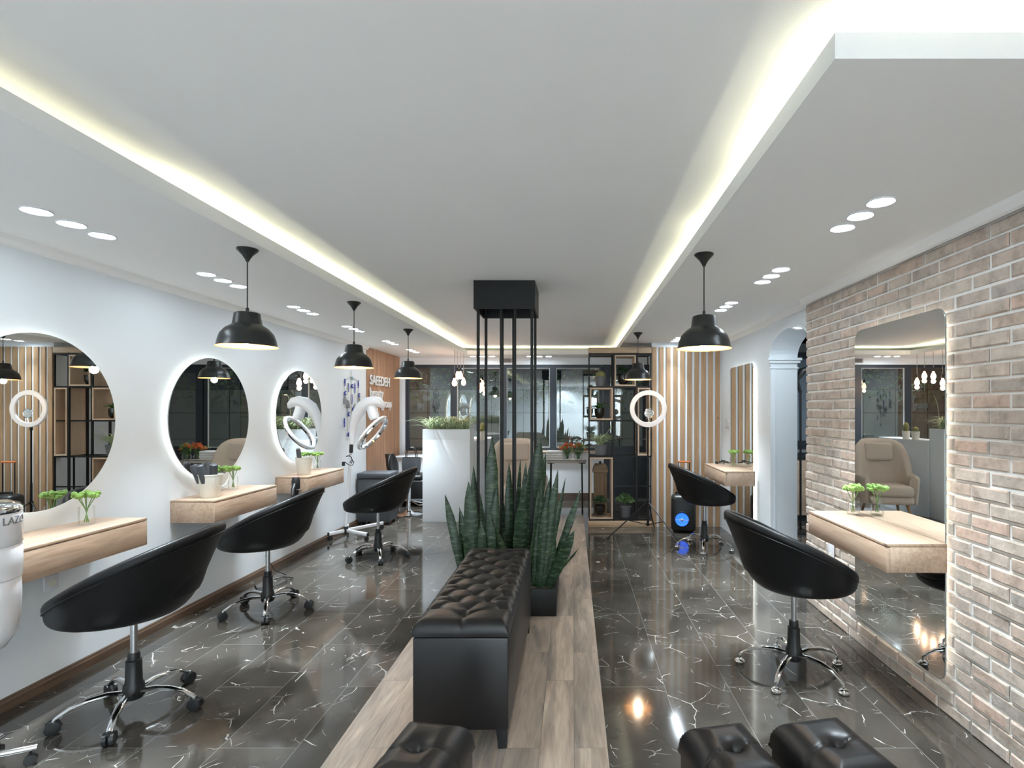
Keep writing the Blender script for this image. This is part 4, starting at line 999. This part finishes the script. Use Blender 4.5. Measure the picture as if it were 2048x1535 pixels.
for v in me.vertices:
    a = a1 + (v.co.x - wd) / .158; rr_ = .1575 + v.co.z * .5 + .0005; v.co = (rr_ * math.cos(a), rr_ * math.sin(a), 1.036 + v.co.y)
me.materials.append(M['ped']); o = bpy.data.objects.new('lettering', me); COL.objects.link(o); o.parent = t
k = MB(); k.cyl((0, 0, .10), (0, 0, .52), .022, 14); k.obj('pole', M['chrome'], t)
k = MB(); k.lathe([(.0, .13), (.035, .13), (.04, .10), (.04, .07), (.0, .06)], 18); k.obj('hub', M['black_plastic'], t)
for i in range(5):
    a = math.radians(37 + 72 * i); d = Vector((math.cos(a), math.sin(a), 0)); L_ = .20 if i != 0 else .20
    k = MB(); k.tube([d * .03 + Vector((0, 0, .085)), d * L_ + Vector((0, 0, .068))], [.015, .014], 10); lg = k.obj('leg', M['chrome'], t)
    k = MB(); sd = Vector((-d.y, d.x, 0)); k.cyl(d * (L_ - .02) + sd * -.012 + Vector((0, 0, .022)), d * (L_ - .02) + sd * .012 + Vector((0, 0, .022)), .022, 14); k.cyl(d * (L_ - .02) + Vector((0, 0, .025)), d * (L_ - .02) + Vector((0, 0, .06)), .006, 8); k.obj('castor', M['black_plastic'], lg)

# ------------------------------------------------------------------ reception corner: trunk, stool chair, bag, drawers
t = thing('storage_trunk', 'charcoal storage trunk against the walnut cladding', 'trunk', (-2.60, 7.22, 0), 0)
k = MB(); k.b2((-.21, -.17, .04), (.21, .17, .60), .012); k.obj('body', M['grey_box'], t)
k = MB(); k.b2((-.22, -.18, .605), (.22, .18, .68), .02); k.obj('lid', M['grey_box'], t)
for sx in (-.17, .17):
    for sy in (-.13, .13):
        k = MB(); k.cyl((sx, sy, 0), (sx, sy, .042), .02, 10); k.obj('foot', M['black_plastic'], t)
t = thing('cutting_chair', 'black salon chair on a round chrome pedestal behind the third tub chair', 'chair', (-2.36, 7.78, 0), 0)
k = MB(); k.lathe([(.0, .0), (.20, .0), (.205, .006), (.19, .014), (.08, .035), (.04, .06), (.036, .075), (.0, .075)], 36); k.obj('pedestal', M['chrome'], t)
k = MB(); k.cyl((0, 0, .07), (0, 0, .50), .028, 16); k.obj('column', M['chrome'], t)
k = MB(); k.tube([(.03, 0, .20), (.18, -.10, .15), (.22, -.0, .14), (.18, .10, .15), (.03, 0, .20)], .009, 8); k.obj('footrest', M['chrome'], t)
k = MB(); k.box((.03, 0, .545), (.44, .42, .085), .038, None, 3); k.obj('seat', M['leather'], t, 60)
rings = []
for q in range(9):
    z = .56 + .31 * q / 8; s = math.sin(PI * (.18 + .7 * q / 8)); rings.append([Vector((-.20 - .05 * q / 8 + .045 * math.cos(a) - .05 * (1 - abs(math.sin(a))), .21 * s * math.sin(a), z)) for a in [2 * PI * i / 20 for i in range(20)]])
k = MB(); k.ring_loft(rings, True, (True, True)); k.obj('backrest', M['leather'], t, 60)
t = thing('tote_bag', 'black tote bag with long handles standing on the pedestal chair', 'bag', (-2.31, 7.74, .589), 0)
rings = [[Vector((w_ * cx, dd * cy, z)) for cx, cy in ((-1, -1), (1, -1), (1, 1), (-1, 1))] for w_, dd, z in ((.10, .05, 0), (.115, .055, .05), (.125, .05, .15), (.12, .035, .24))]
k = MB(); k.ring_loft(rings, True, (True, False)); k.obj('bag_body', M['grey_box'], t, 30)
for sy in (-.034, .034):
    k = MB(); k.tube([(-.075, sy, .235)] + [(-.075 * math.cos(PI * i / 10), sy, .25 + .13 * math.sin(PI * i / 10)) for i in range(11)] + [(.075, sy, .235)], .006, 6); k.obj('handle', M['black_plastic'], t)
t = thing('drawer_cabinet', 'white drawer cabinet under the window behind the reception desk', 'cabinet', (-2.30, 8.62, 0))
k = MB(); k.b2((-.45, -.25, .10), (.45, .25, .76), .003); k.obj('carcass', M['white_lam'], t)
k = MB(); k.b2((-.47, -.27, .761), (.47, .25, .785), .003); k.obj('top', M['white_lam'], t)
for sx in (-.4, .4):
    for sy in (-.2, .2):
        k = MB(); k.cyl((sx, sy, 0), (sx, sy, .10), .016, 10); k.obj('leg', M['steel'], t)
for i, z in enumerate((.56, .36, .13)):
    k = MB(); hh = .18 if i < 2 else .21; k.b2((.0, -.268, z), (.44, -.2505, z + hh), .003); d = k.obj('drawer_front', M['white_lam'], t)
    k = MB(); k.b2((.12, -.282, z + hh - .05), (.30, -.268, z + hh - .04), .002); k.obj('handle', M['black_metal'], d)
k = MB(); k.b2((-.43, -.262, .13), (-.02, -.2505, .40), .002); k.obj('niche_shade', M['black_plastic'], t)  # black plate on the carcass, standing for the shade inside an open niche

# ------------------------------------------------------------------ beige armchair
t = thing('armchair', 'beige fabric wing armchair beside the reception desk', 'armchair', (-.76, 7.56, 0), math.radians(12))
def ac(s, q):
    """s -1..1 around the back, q 0..1 upward"""
    a = s * math.radians(128); top = .62 + .47 * max(0, 1 - (abs(s) / .50) ** 3) if abs(s) < .5 else .62 - .05 * (abs(s) - .5)
    if abs(s) < .58: top = .62 + .47 * (1 - (abs(s) / .58) ** 5) ** .8
    z = .22 + (top - .22) * q
    lean = .16 * max(0, z - .4) * max(0, math.cos(a)); fl = 1 + .10 * q * (1 if abs(s) > .4 else .4)
    return Vector((.335 * math.sin(a) * fl, .30 * math.cos(a) * fl + lean, z)), Vector((math.sin(a), math.cos(a), 0))
ns, nq = 48, 14
O = []; I = []
for i in range(ns + 1):
    s = -1 + 2 * i / ns; col_o = []; col_i = []
    for j in range(nq + 1):
        q = j / nq; p, nn = ac(s, q); th = .05 * math.sqrt(max(0, 1 - max(0, (q - .8) / .2) ** 2)) + .004
        col_o.append(p + nn * th); col_i.append(p - nn * th)
    ring = col_o + list(reversed(col_i)); O.append(ring)
k = MB(); k.ring_loft(O, True, (True, True)); k.obj('shell', M['beige'], t, 60)
k = MB(); k.box((0, -.05, .40), (.52, .56, .15), .055, None, 4); k.obj('seat_cushion', M['beige'], t, 60)
k = MB(); k.box((0, -.03, .28), (.54, .52, .12), .04, None, 3); k.obj('seat_base', M['beige'], t, 60)
k = MB(); k.box((0, 0, 0), (.40, .10, .26), .045, Matrix.Translation((0, .30, .90)) @ Matrix.Rotation(-.16, 4, 'X'), 3); k.obj('head_cushion', M['beige'], t, 60)
for sx in (-1, 1):
    for sy in (-1, 1):
        k = MB(); k.tube([(sx * .20, sy * .19 - .02, .23), (sx * .25, sy * .24 - .02, 0)], [.022, .014], 12); k.obj('leg', M['wood_leg'], t)

# ------------------------------------------------------------------ flower table
TY = 8.05; tz = .758
t = thing('side_table', 'narrow table with folding black legs under the windows', 'table', (-.10, TY, 0))
k = MB(); n = 40; k.ring_loft([[Vector((.31 * math.copysign(abs(math.cos(2 * PI * i / n)) ** .6, math.cos(2 * PI * i / n)), .22 * math.copysign(abs(math.sin(2 * PI * i / n)) ** .8, math.sin(2 * PI * i / n)), z)) for i in range(n)] for z in (tz - .024, tz - .012, tz)], True, (True, True)); k.obj('table_top', M['table_top'], t, 40)
for sx in (-.22, .24):
    for sy in (-.14, .14):
        k = MB(); k.tube([(sx, sy * .3, tz - .03), (sx * 1.03, sy, .0)], .011, 8); k.obj('leg', M['black_metal'], t)
    k = MB(); k.b2((sx - .05, -.09, tz - .045), (sx + .05, .09, tz - .0245), .003); k.obj('bracket', M['black_metal'], t)
for i in range(4):
    w_ = .25 if i < 3 else .245
    k = MB(); k.box((0, 0, .018), (w_, .17, .034), .015, None, 3)
    o = k.obj('folded_towel', M['towel']); o.location = (-.265 + .004 * (i % 2), TY - .02, tz + .0005 + i * .0352)
    tag(o, ['white folded towel at the bottom of the stack on the flower table', 'white folded towel second from the bottom on the flower table', 'white folded towel second from the top on the flower table', 'white folded towel on top of the stack on the flower table'][i], 'towel', 'folded white towels')
def bouquet(label, x, y, heads, seed):
    r = random.Random(seed); t = thing('flower_bowl', label, 'flowers', (x, y, tz + .001), 0, 'glass bowls of flowers')
    k = MB(); k.lathe([(.0, .0), (.04, .0), (.058, .02), (.066, .05), (.058, .08), (.045, .10), (.043, .10), (.056, .078), (.062, .05), (.054, .022), (.0, .006)], 24); k.obj('bowl', M['vase'], t)
    k = MB(); g = MB(); o_ = MB(); ng = no = 0
    for i in range(26):
        a = r.uniform(0, 2 * PI); rr_ = r.uniform(.01, .125); p = Vector((rr_ * math.cos(a), rr_ * .7 * math.sin(a), .145 + .085 * (1 - (rr_ / .14) ** 2) + r.uniform(-.02, .02)))
        k.tube([(0.15 * p.x, .15 * p.y, .02), (.35 * p.x, .35 * p.y, .10), p], .0022, 4)
        isg = r.random() < heads
        for j in range(7):
            q = p + Vector((r.gauss(0, .014), r.gauss(0, .014), r.gauss(0, .010))); (g if isg else o_).ball(q, r.uniform(.007, .013), (1, 1, .8), 1)
    for i in range(22):
        a = r.uniform(0, 2 * PI); k.arch_leaf((0, 0, .09), (math.cos(a), math.sin(a), 0), r.uniform(.08, .15), r.uniform(.4, 1.2), .03, 4)
    k.obj('stems_and_leaves', M['leaf'], t, None); g.obj('green_blooms', M['green_head'], t); o_.obj('orange_blooms', M['orange_fl'], t)
bouquet('glass bowl of mostly orange and red flowers beside the towel stack', -.075, TY - .02, .12, 5)
bouquet('glass bowl of orange and green flowers next to the display shelf', .085, TY - .03, .5, 9)

# ------------------------------------------------------------------ display shelf
sx0, sx1, sy0, sy1 = .212, 1.013, 6.945, 7.24
t = thing('display_shelf', 'tall black metal display shelf with pine boxes', 'shelf', (sx0, sy0, 0)); Wd, Dp = sx1 - sx0, sy1 - sy0
k = MB(); k.b2((-.005, -.01, 0), (Wd + .005, Dp, .078), .003); k.obj('plinth', M['boxwood_x'], t)
k = MB(); k.b2((-.005, -.006, 2.235), (Wd + .005, Dp, 2.308), .003); k.obj('top_board', M['boxwood_x'], t)
k = MB(); q = .011
cx = [0.0, .318, .615, Wd]; cz = [.092, .905, 1.365, 1.80, 2.222]
for x in cx:
    for y in (0.002, Dp - .024): k.b2((max(x - q, 0), y, .0785), (min(x + q, Wd) + .0001, y + .022, 2.2345))
for z in cz:
    for y in (0.0025, Dp - .0235): k.b2((q, y, z - .009), (Wd - q, y + .021, z + .009))
    for x in (0.0, Wd - .022): k.b2((x + .0005, .024, z - .009), (x + .0215, Dp - .024, z + .009))
for z in (.52,):
    k.b2((cx[1] + q, .0025, z - .007), (Wd - q, .0235, z + .007))
k.obj('frame', M['black_metal'], t, None)
for z, x0, x1 in ((.905, cx[0], cx[1]), (1.80, cx[0], cx[1]), (.092, cx[1], cx[3])):
    k = MB(); k.b2((x0 + q, .025, z - .006), (x1 - q, Dp - .025, z + .009)); k.obj('shelf_board', M['black_metal'], t, None)
def wbox(x0, x1, z0, z1):
    k = MB(); e = .018; yf, yb_ = -.004, Dp - .006
    k.b2((x0, yf, z0), (x0 + e, yb_, z1)); k.b2((x1 - e, yf, z0), (x1, yb_, z1)); k.b2((x0 + e, yf, z0), (x1 - e, yb_, z0 + e)); k.b2((x0 + e, yf, z1 - e), (x1 - e, yb_, z1))
    k.obj('pine_box', M['boxwood'], t, None)
wbox(cx[0] + .012, cx[1] - .012, .103, .893); wbox(cx[0] + .012, cx[1] - .012, 1.376, 1.789); wbox(cx[1] + .012, cx[2] - .012, 1.812, 2.21); wbox(cx[2] + .012, Wd - .012, .917, 1.789)
def shrub(k, c, n, R, seed, lf=.03):
    r = random.Random(seed); c = Vector(c)
    for i in range(n):
        d = Vector((r.gauss(0, 1), r.gauss(0, 1), abs(r.gauss(0.3, .8)))).normalized(); p = c + d * R * r.uniform(.35, 1)
        a = (d + Vector((r.gauss(0, .5), r.gauss(0, .5), r.gauss(0, .5)))).normalized() * lf * r.uniform(.7, 1.3); s_ = a.orthogonal().normalized() * lf * .28
        k.quad(p, p + a * .5 + s_, p + a, p + a * .5 - s_)
    for i in range(10):
        d = Vector((r.gauss(0, 1), r.gauss(0, 1), 1.2)).normalized(); k.tube([c - Vector((0, 0, R * .3)), c + d * R * .7], .002, 4)
    return k
def potted(label, cat, u, vb, y, pr, ph, pm, kind, seed):
    p = at(u, vb, y); t = thing('potted_plant', label, cat, p, 0, 'pots on the display shelf')
    if pm == 'pot_black': pf = [(.0, 0), (pr * .55, 0), (pr * .9, ph * .25), (pr, ph * .6), (pr, ph), (pr * .9, ph), (pr * .88, ph * .88), (.0, ph * .88)]
    else: pf = [(.0, 0), (pr * .78, 0), (pr * .96, ph * .85), (pr * 1.03, ph * .86), (pr * 1.03, ph), (pr * .92, ph), (pr * .9, ph * .9), (.0, ph * .9)]
    k = MB(); k.lathe(pf, 26); k.obj('pot', M[pm], t)
    k = MB()
    if kind == 'cactus': k.ball((0, 0, ph + .02), pr * .85, (1, 1, .95), 3); k.obj('cactus', M['cactus'], t)
    elif kind == 'spider':
        spider_mesh(k, (0, 0, ph * .9), 100, .20, .34, seed, (.8, 1.5), .015); k.tube([(0, 0, ph), (.06, -.02, ph + .12), (.13, -.03, ph + .22)], .003, 5); k.ball((.135, -.03, ph + .225), .012, (1, 1, 2), 1); k.obj('foliage', M['spider'], t, None)
    elif kind == 'fern': spider_mesh(k, (0, 0, ph * .9), 46, .10, .19, seed, (.5, 1.5), .024); k.obj('foliage', M['leaf'], t, None)
    else: shrub(k, (0, 0, ph + .05), 260, kind, seed); k.obj('foliage', M['leaf'] if pm == 'pot_grey' else M['leaf_d'], t, None)
    return t
YS = sy0 + .14
def zpot(z, u): return V0 + (EYE - z) * F / YS
potted('round cactus in a grey pot on the top row of the display shelf', 'cactus', 1201, zpot(1.8095, 0), YS, .075, .13, 'pot_grey', 'cactus', 1)
potted('small dark succulent in a black pot inside the highest pine box', 'potted plant', 1246, zpot(1.8305, 0), YS, .068, .13, 'pot_black', .06, 2)
potted('green fern in a black pot inside the square pine box', 'potted plant', 1199, zpot(1.3945, 0), YS, .065, .13, 'pot_black', 'fern', 3)
potted('spider plant in a grey pot trailing over the middle of the display shelf', 'potted plant', 1201, zpot(.9145, 0), YS, .085, .135, 'pot_grey', 'spider', 4)
potted('bushy green plant in a grey pot at the bottom of the display shelf', 'potted plant', 1250, zpot(.1015, 0), YS + .02, .08, .15, 'pot_grey', .11, 5)
pb = at(1200, zpot(.1215, 0), sy0 + .09)
tag(MB().lathe([(.0, 0), (.062, 0), (.066, .004), (.066, .022), (.062, .026), (.0, .026)], 24).obj('glass_coaster', M['vase']), 'clear glass block under the black pot in the tall pine box', 'coaster').location = (pb.x, sy0 + .075, .1215)
o = potted('small dark bush in a glossy black pot in the tall pine box', 'potted plant', 1200, 0, YS, .065, .12, 'pot_black', .07, 6); o.location = (pb.x, sy0 + .075, .148)
t = thing('wooden_lantern', 'weathered wooden lantern in the tall pine box of the shelf', 'lantern', (sx0 + .155, sy0 + .21, .1215))
k = MB(); k.b2((-.085, -.055, 0), (.085, .055, .03), .003)
for sx in (-.07, .07):
    for sy in (-.042, .042): k.b2((sx - .014, sy - .012, .03), (sx + .014, sy + .012, .56))
k.obj('frame', M['lantern'], t, None)
k = MB(); k.b2((-.056, -.03, .03), (.056, .03, .56)); k.obj('panel', M['lantern'], t, None)
k = MB(); k.b2((-.10, -.064, .56), (.10, .064, .60), .004); k.ring_loft([[Vector((a * w_, b_ * d_, z)) for a, b_ in ((-1, -1), (1, -1), (1, 1), (-1, 1))] for w_, d_, z in ((.095, .06, .60), (.09, .058, .63), (.07, .045, .67), (.065, .04, .672))], True, (True, True)); k.obj('roof', M['lantern_x'], t, 30)
k = MB(); k.ball((0, 0, .69), .018, (1, 1, 1), 2); k.obj('knob', M['black_plastic'], t)

# ------------------------------------------------------------------ ring light on tripod
t = thing('ring_light', 'white ring light on a black tripod in front of the display shelf', 'ring light', (.915, 6.56, 0))
zr = EYE - (817 - V0) * 6.56 / F; Mr = axes((1, 0, 0), (0, 0, 1), (0, -1, 0), (0, -.03, zr))
k = MB(); k.lathe([(.168, -.012), (.222, -.012), (.224, 0), (.219, .012), (.17, .012), (.165, 0), (.168, -.012)], 64, M=Mr); k.obj('ring', M['ring'], t, 40)
k = MB(); k.lathe([(.0, .004), (.05, .004), (.053, .0), (.05, -.004), (.0, -.004)], 32, M=Mr @ Matrix.Translation((0.01, -.055, 0))); k.obj('phone_mirror', M['mirror'], t)
k = MB(); k.torus((0.01, -.055, 0), .056, .0045, 36, 8, Mr); k.tube([Mr @ Vector((.01, -.112, 0)), Mr @ Vector((.005, -.14, .0)), Mr @ Vector((0, -.165, 0))], .008, 8); k.obj('mirror_frame', M['chrome'], t)
k = MB(); k.cyl((0, 0, .10), (0, 0, .62), .013, 12); k.cyl((0, 0, .62), (0, 0, zr - .20), .010, 12); k.obj('mast', M['black_metal'], t)
k = MB(); k.cyl((0, 0, zr - .26), (0, 0, zr - .20), .016, 12); k.tube([(0, 0, zr - .21), (0, -.02, zr - .20), (0, -.03, zr - .166)], [.014, .014, .01], 8); k.obj('bracket', M['black_metal'], t)
for z0, z1 in ((.36, .40), (.10, .13)):
    k = MB(); k.cyl((0, 0, z0), (0, 0, z1), .020, 12); k.obj('collar', M['black_metal'], t)
for a, L_ in ((208, .58), (-58, .56), (68, .34)):
    a = math.radians(a); d = Vector((math.cos(a), math.sin(a), 0))
    k = MB(); k.tube([d * .02 + Vector((0, 0, .38)), d * L_ + Vector((0, 0, .008))], .0075, 8); lg = k.obj('leg', M['black_metal'], t)
    k = MB(); k.tube([d * .015 + Vector((0, 0, .115)), d * (L_ * .5) + Vector((0, 0, .195))], .005, 6); k.obj('brace', M['black_metal'], lg)

# ------------------------------------------------------------------ speaker
t = thing('party_speaker', 'black speaker with a glowing blue cone beside the slatted wall', 'speaker', (1.375, 6.70, 0), math.radians(-10))
k = MB(); k.box((0, 0, .235), (.30, .24, .45), .055, None, 4); k.obj('cabinet', M['black_plastic'], t, 50)
k = MB(); k.lathe([(.0, .012), (.022, .010), (.028, .003), (.07, .012), (.080, .016)], 32, M=axes((1, 0, 0), (0, 0, 1), (0, -1, 0), (-.02, -.122, .17))); k.obj('cone', M['led_blue'], t, 50)
k = MB(); k.torus((0, 0, .014), .088, .011, 36, 8, axes((1, 0, 0), (0, 0, 1), (0, -1, 0), (-.02, -.110, .17))); k.obj('cone_surround', M['black_plastic'], t)
k = MB(); k.b2((-.10, -.1445, .163), (.07, -.138, .172)); k.lathe([(.0, .0), (.018, .0), (.018, .006), (.0, .008)], 16, M=axes((1, 0, 0), (0, 0, 1), (0, -1, 0), (-.02, -.136, .167))); k.obj('badge_bar', M['steel'], t)
k = MB(); k.tube([(-.09, -.02, .455), (-.09, -.02, .485), (.09, -.02, .485), (.09, -.02, .455)], .014, 8); k.obj('carry_handle', M['black_plastic'], t)
k = MB()
for sx in (-.055, .075): k.cyl((sx, .07, .40), (sx, .07, .845), .006, 8)
k.obj('trolley_rods', M['black_metal'], t)
k = MB(); k.box((.01, .07, .855), (.155, .024, .022), .006); k.obj('trolley_grip', M['orange_grip'], t)

# ------------------------------------------------------------------ small fittings
def plate(label, x, y, z, w_, h_, s, holes, name='wall_socket', cat='socket'):
    t = thing(name, label, cat, (x, y, z))
    k = MB(); k.b2((0, -w_ / 2, -h_ / 2), (s * .010, w_ / 2, h_ / 2), .003); k.obj('plate', M['white_gloss'], t)
    for yy, zz in holes:
        k = MB(); 
        if cat == 'socket': k.lathe([(.0, 0), (.018, 0), (.021, .003), (.0, .003)], 18, M=axes((0, 1, 0), (0, 0, 1), (s, 0, 0), (s * .010, yy, zz))); k.obj('outlet', M['pot_white'], t)
        else: k.b2((s * .0105, yy - .016, -.03), (s * .016, yy + .016, .03), .001); k.obj('rocker', M['white_lam'], t)
    return t
plate('white double socket plate on the brick wall below the counter', XR - .012, 3.83, .51, .085, .15, -1, [(0, -.035)])
plate('white light switch plate on the white wall by the slats', XW, 6.62, 1.33, .19, .11, -1, [(-.05, 0), (0, 0), (.05, 0)], 'light_switch', 'switch')
plate('small white socket plate on the white wall below the counter nearest the camera', XL, 2.93, .565, .08, .08, 1, [(0, 0)])
k = MB(); k.b2((-1.22, WY - .012, 2.29), (-1.0, WY, 2.36), .002)
vt = k.obj('air_vent', M['vent']); tag(vt, 'small grey air vent high on the back wall above the windows', 'vent')
k = MB()
for i in range(5): k.b2((-1.2, WY - .016, 2.298 + i * .012), (-1.02, WY - .0121, 2.304 + i * .012))
k.obj('vent_slats', M['grey_box'], vt, None)
k = MB(); cpts = [(1.74, 6.22), (1.78, 6.30), (1.72, 6.35), (1.70, 6.26), (1.78, 6.20), (1.83, 6.28), (1.75, 6.33), (1.69, 6.22), (1.72, 6.10), (1.78, 6.08)]
k.tube([(x, y, .88 + .035 * abs(math.sin(i * 1.3))) for i, (x, y) in enumerate(cpts)], .005, 6); k.box((1.69, 6.33, .887), (.03, .04, .026), .005)
tag(k.obj('coiled_cable', M['black_plastic']), 'black cable coiled on the counter by the slatted wall', 'cable')
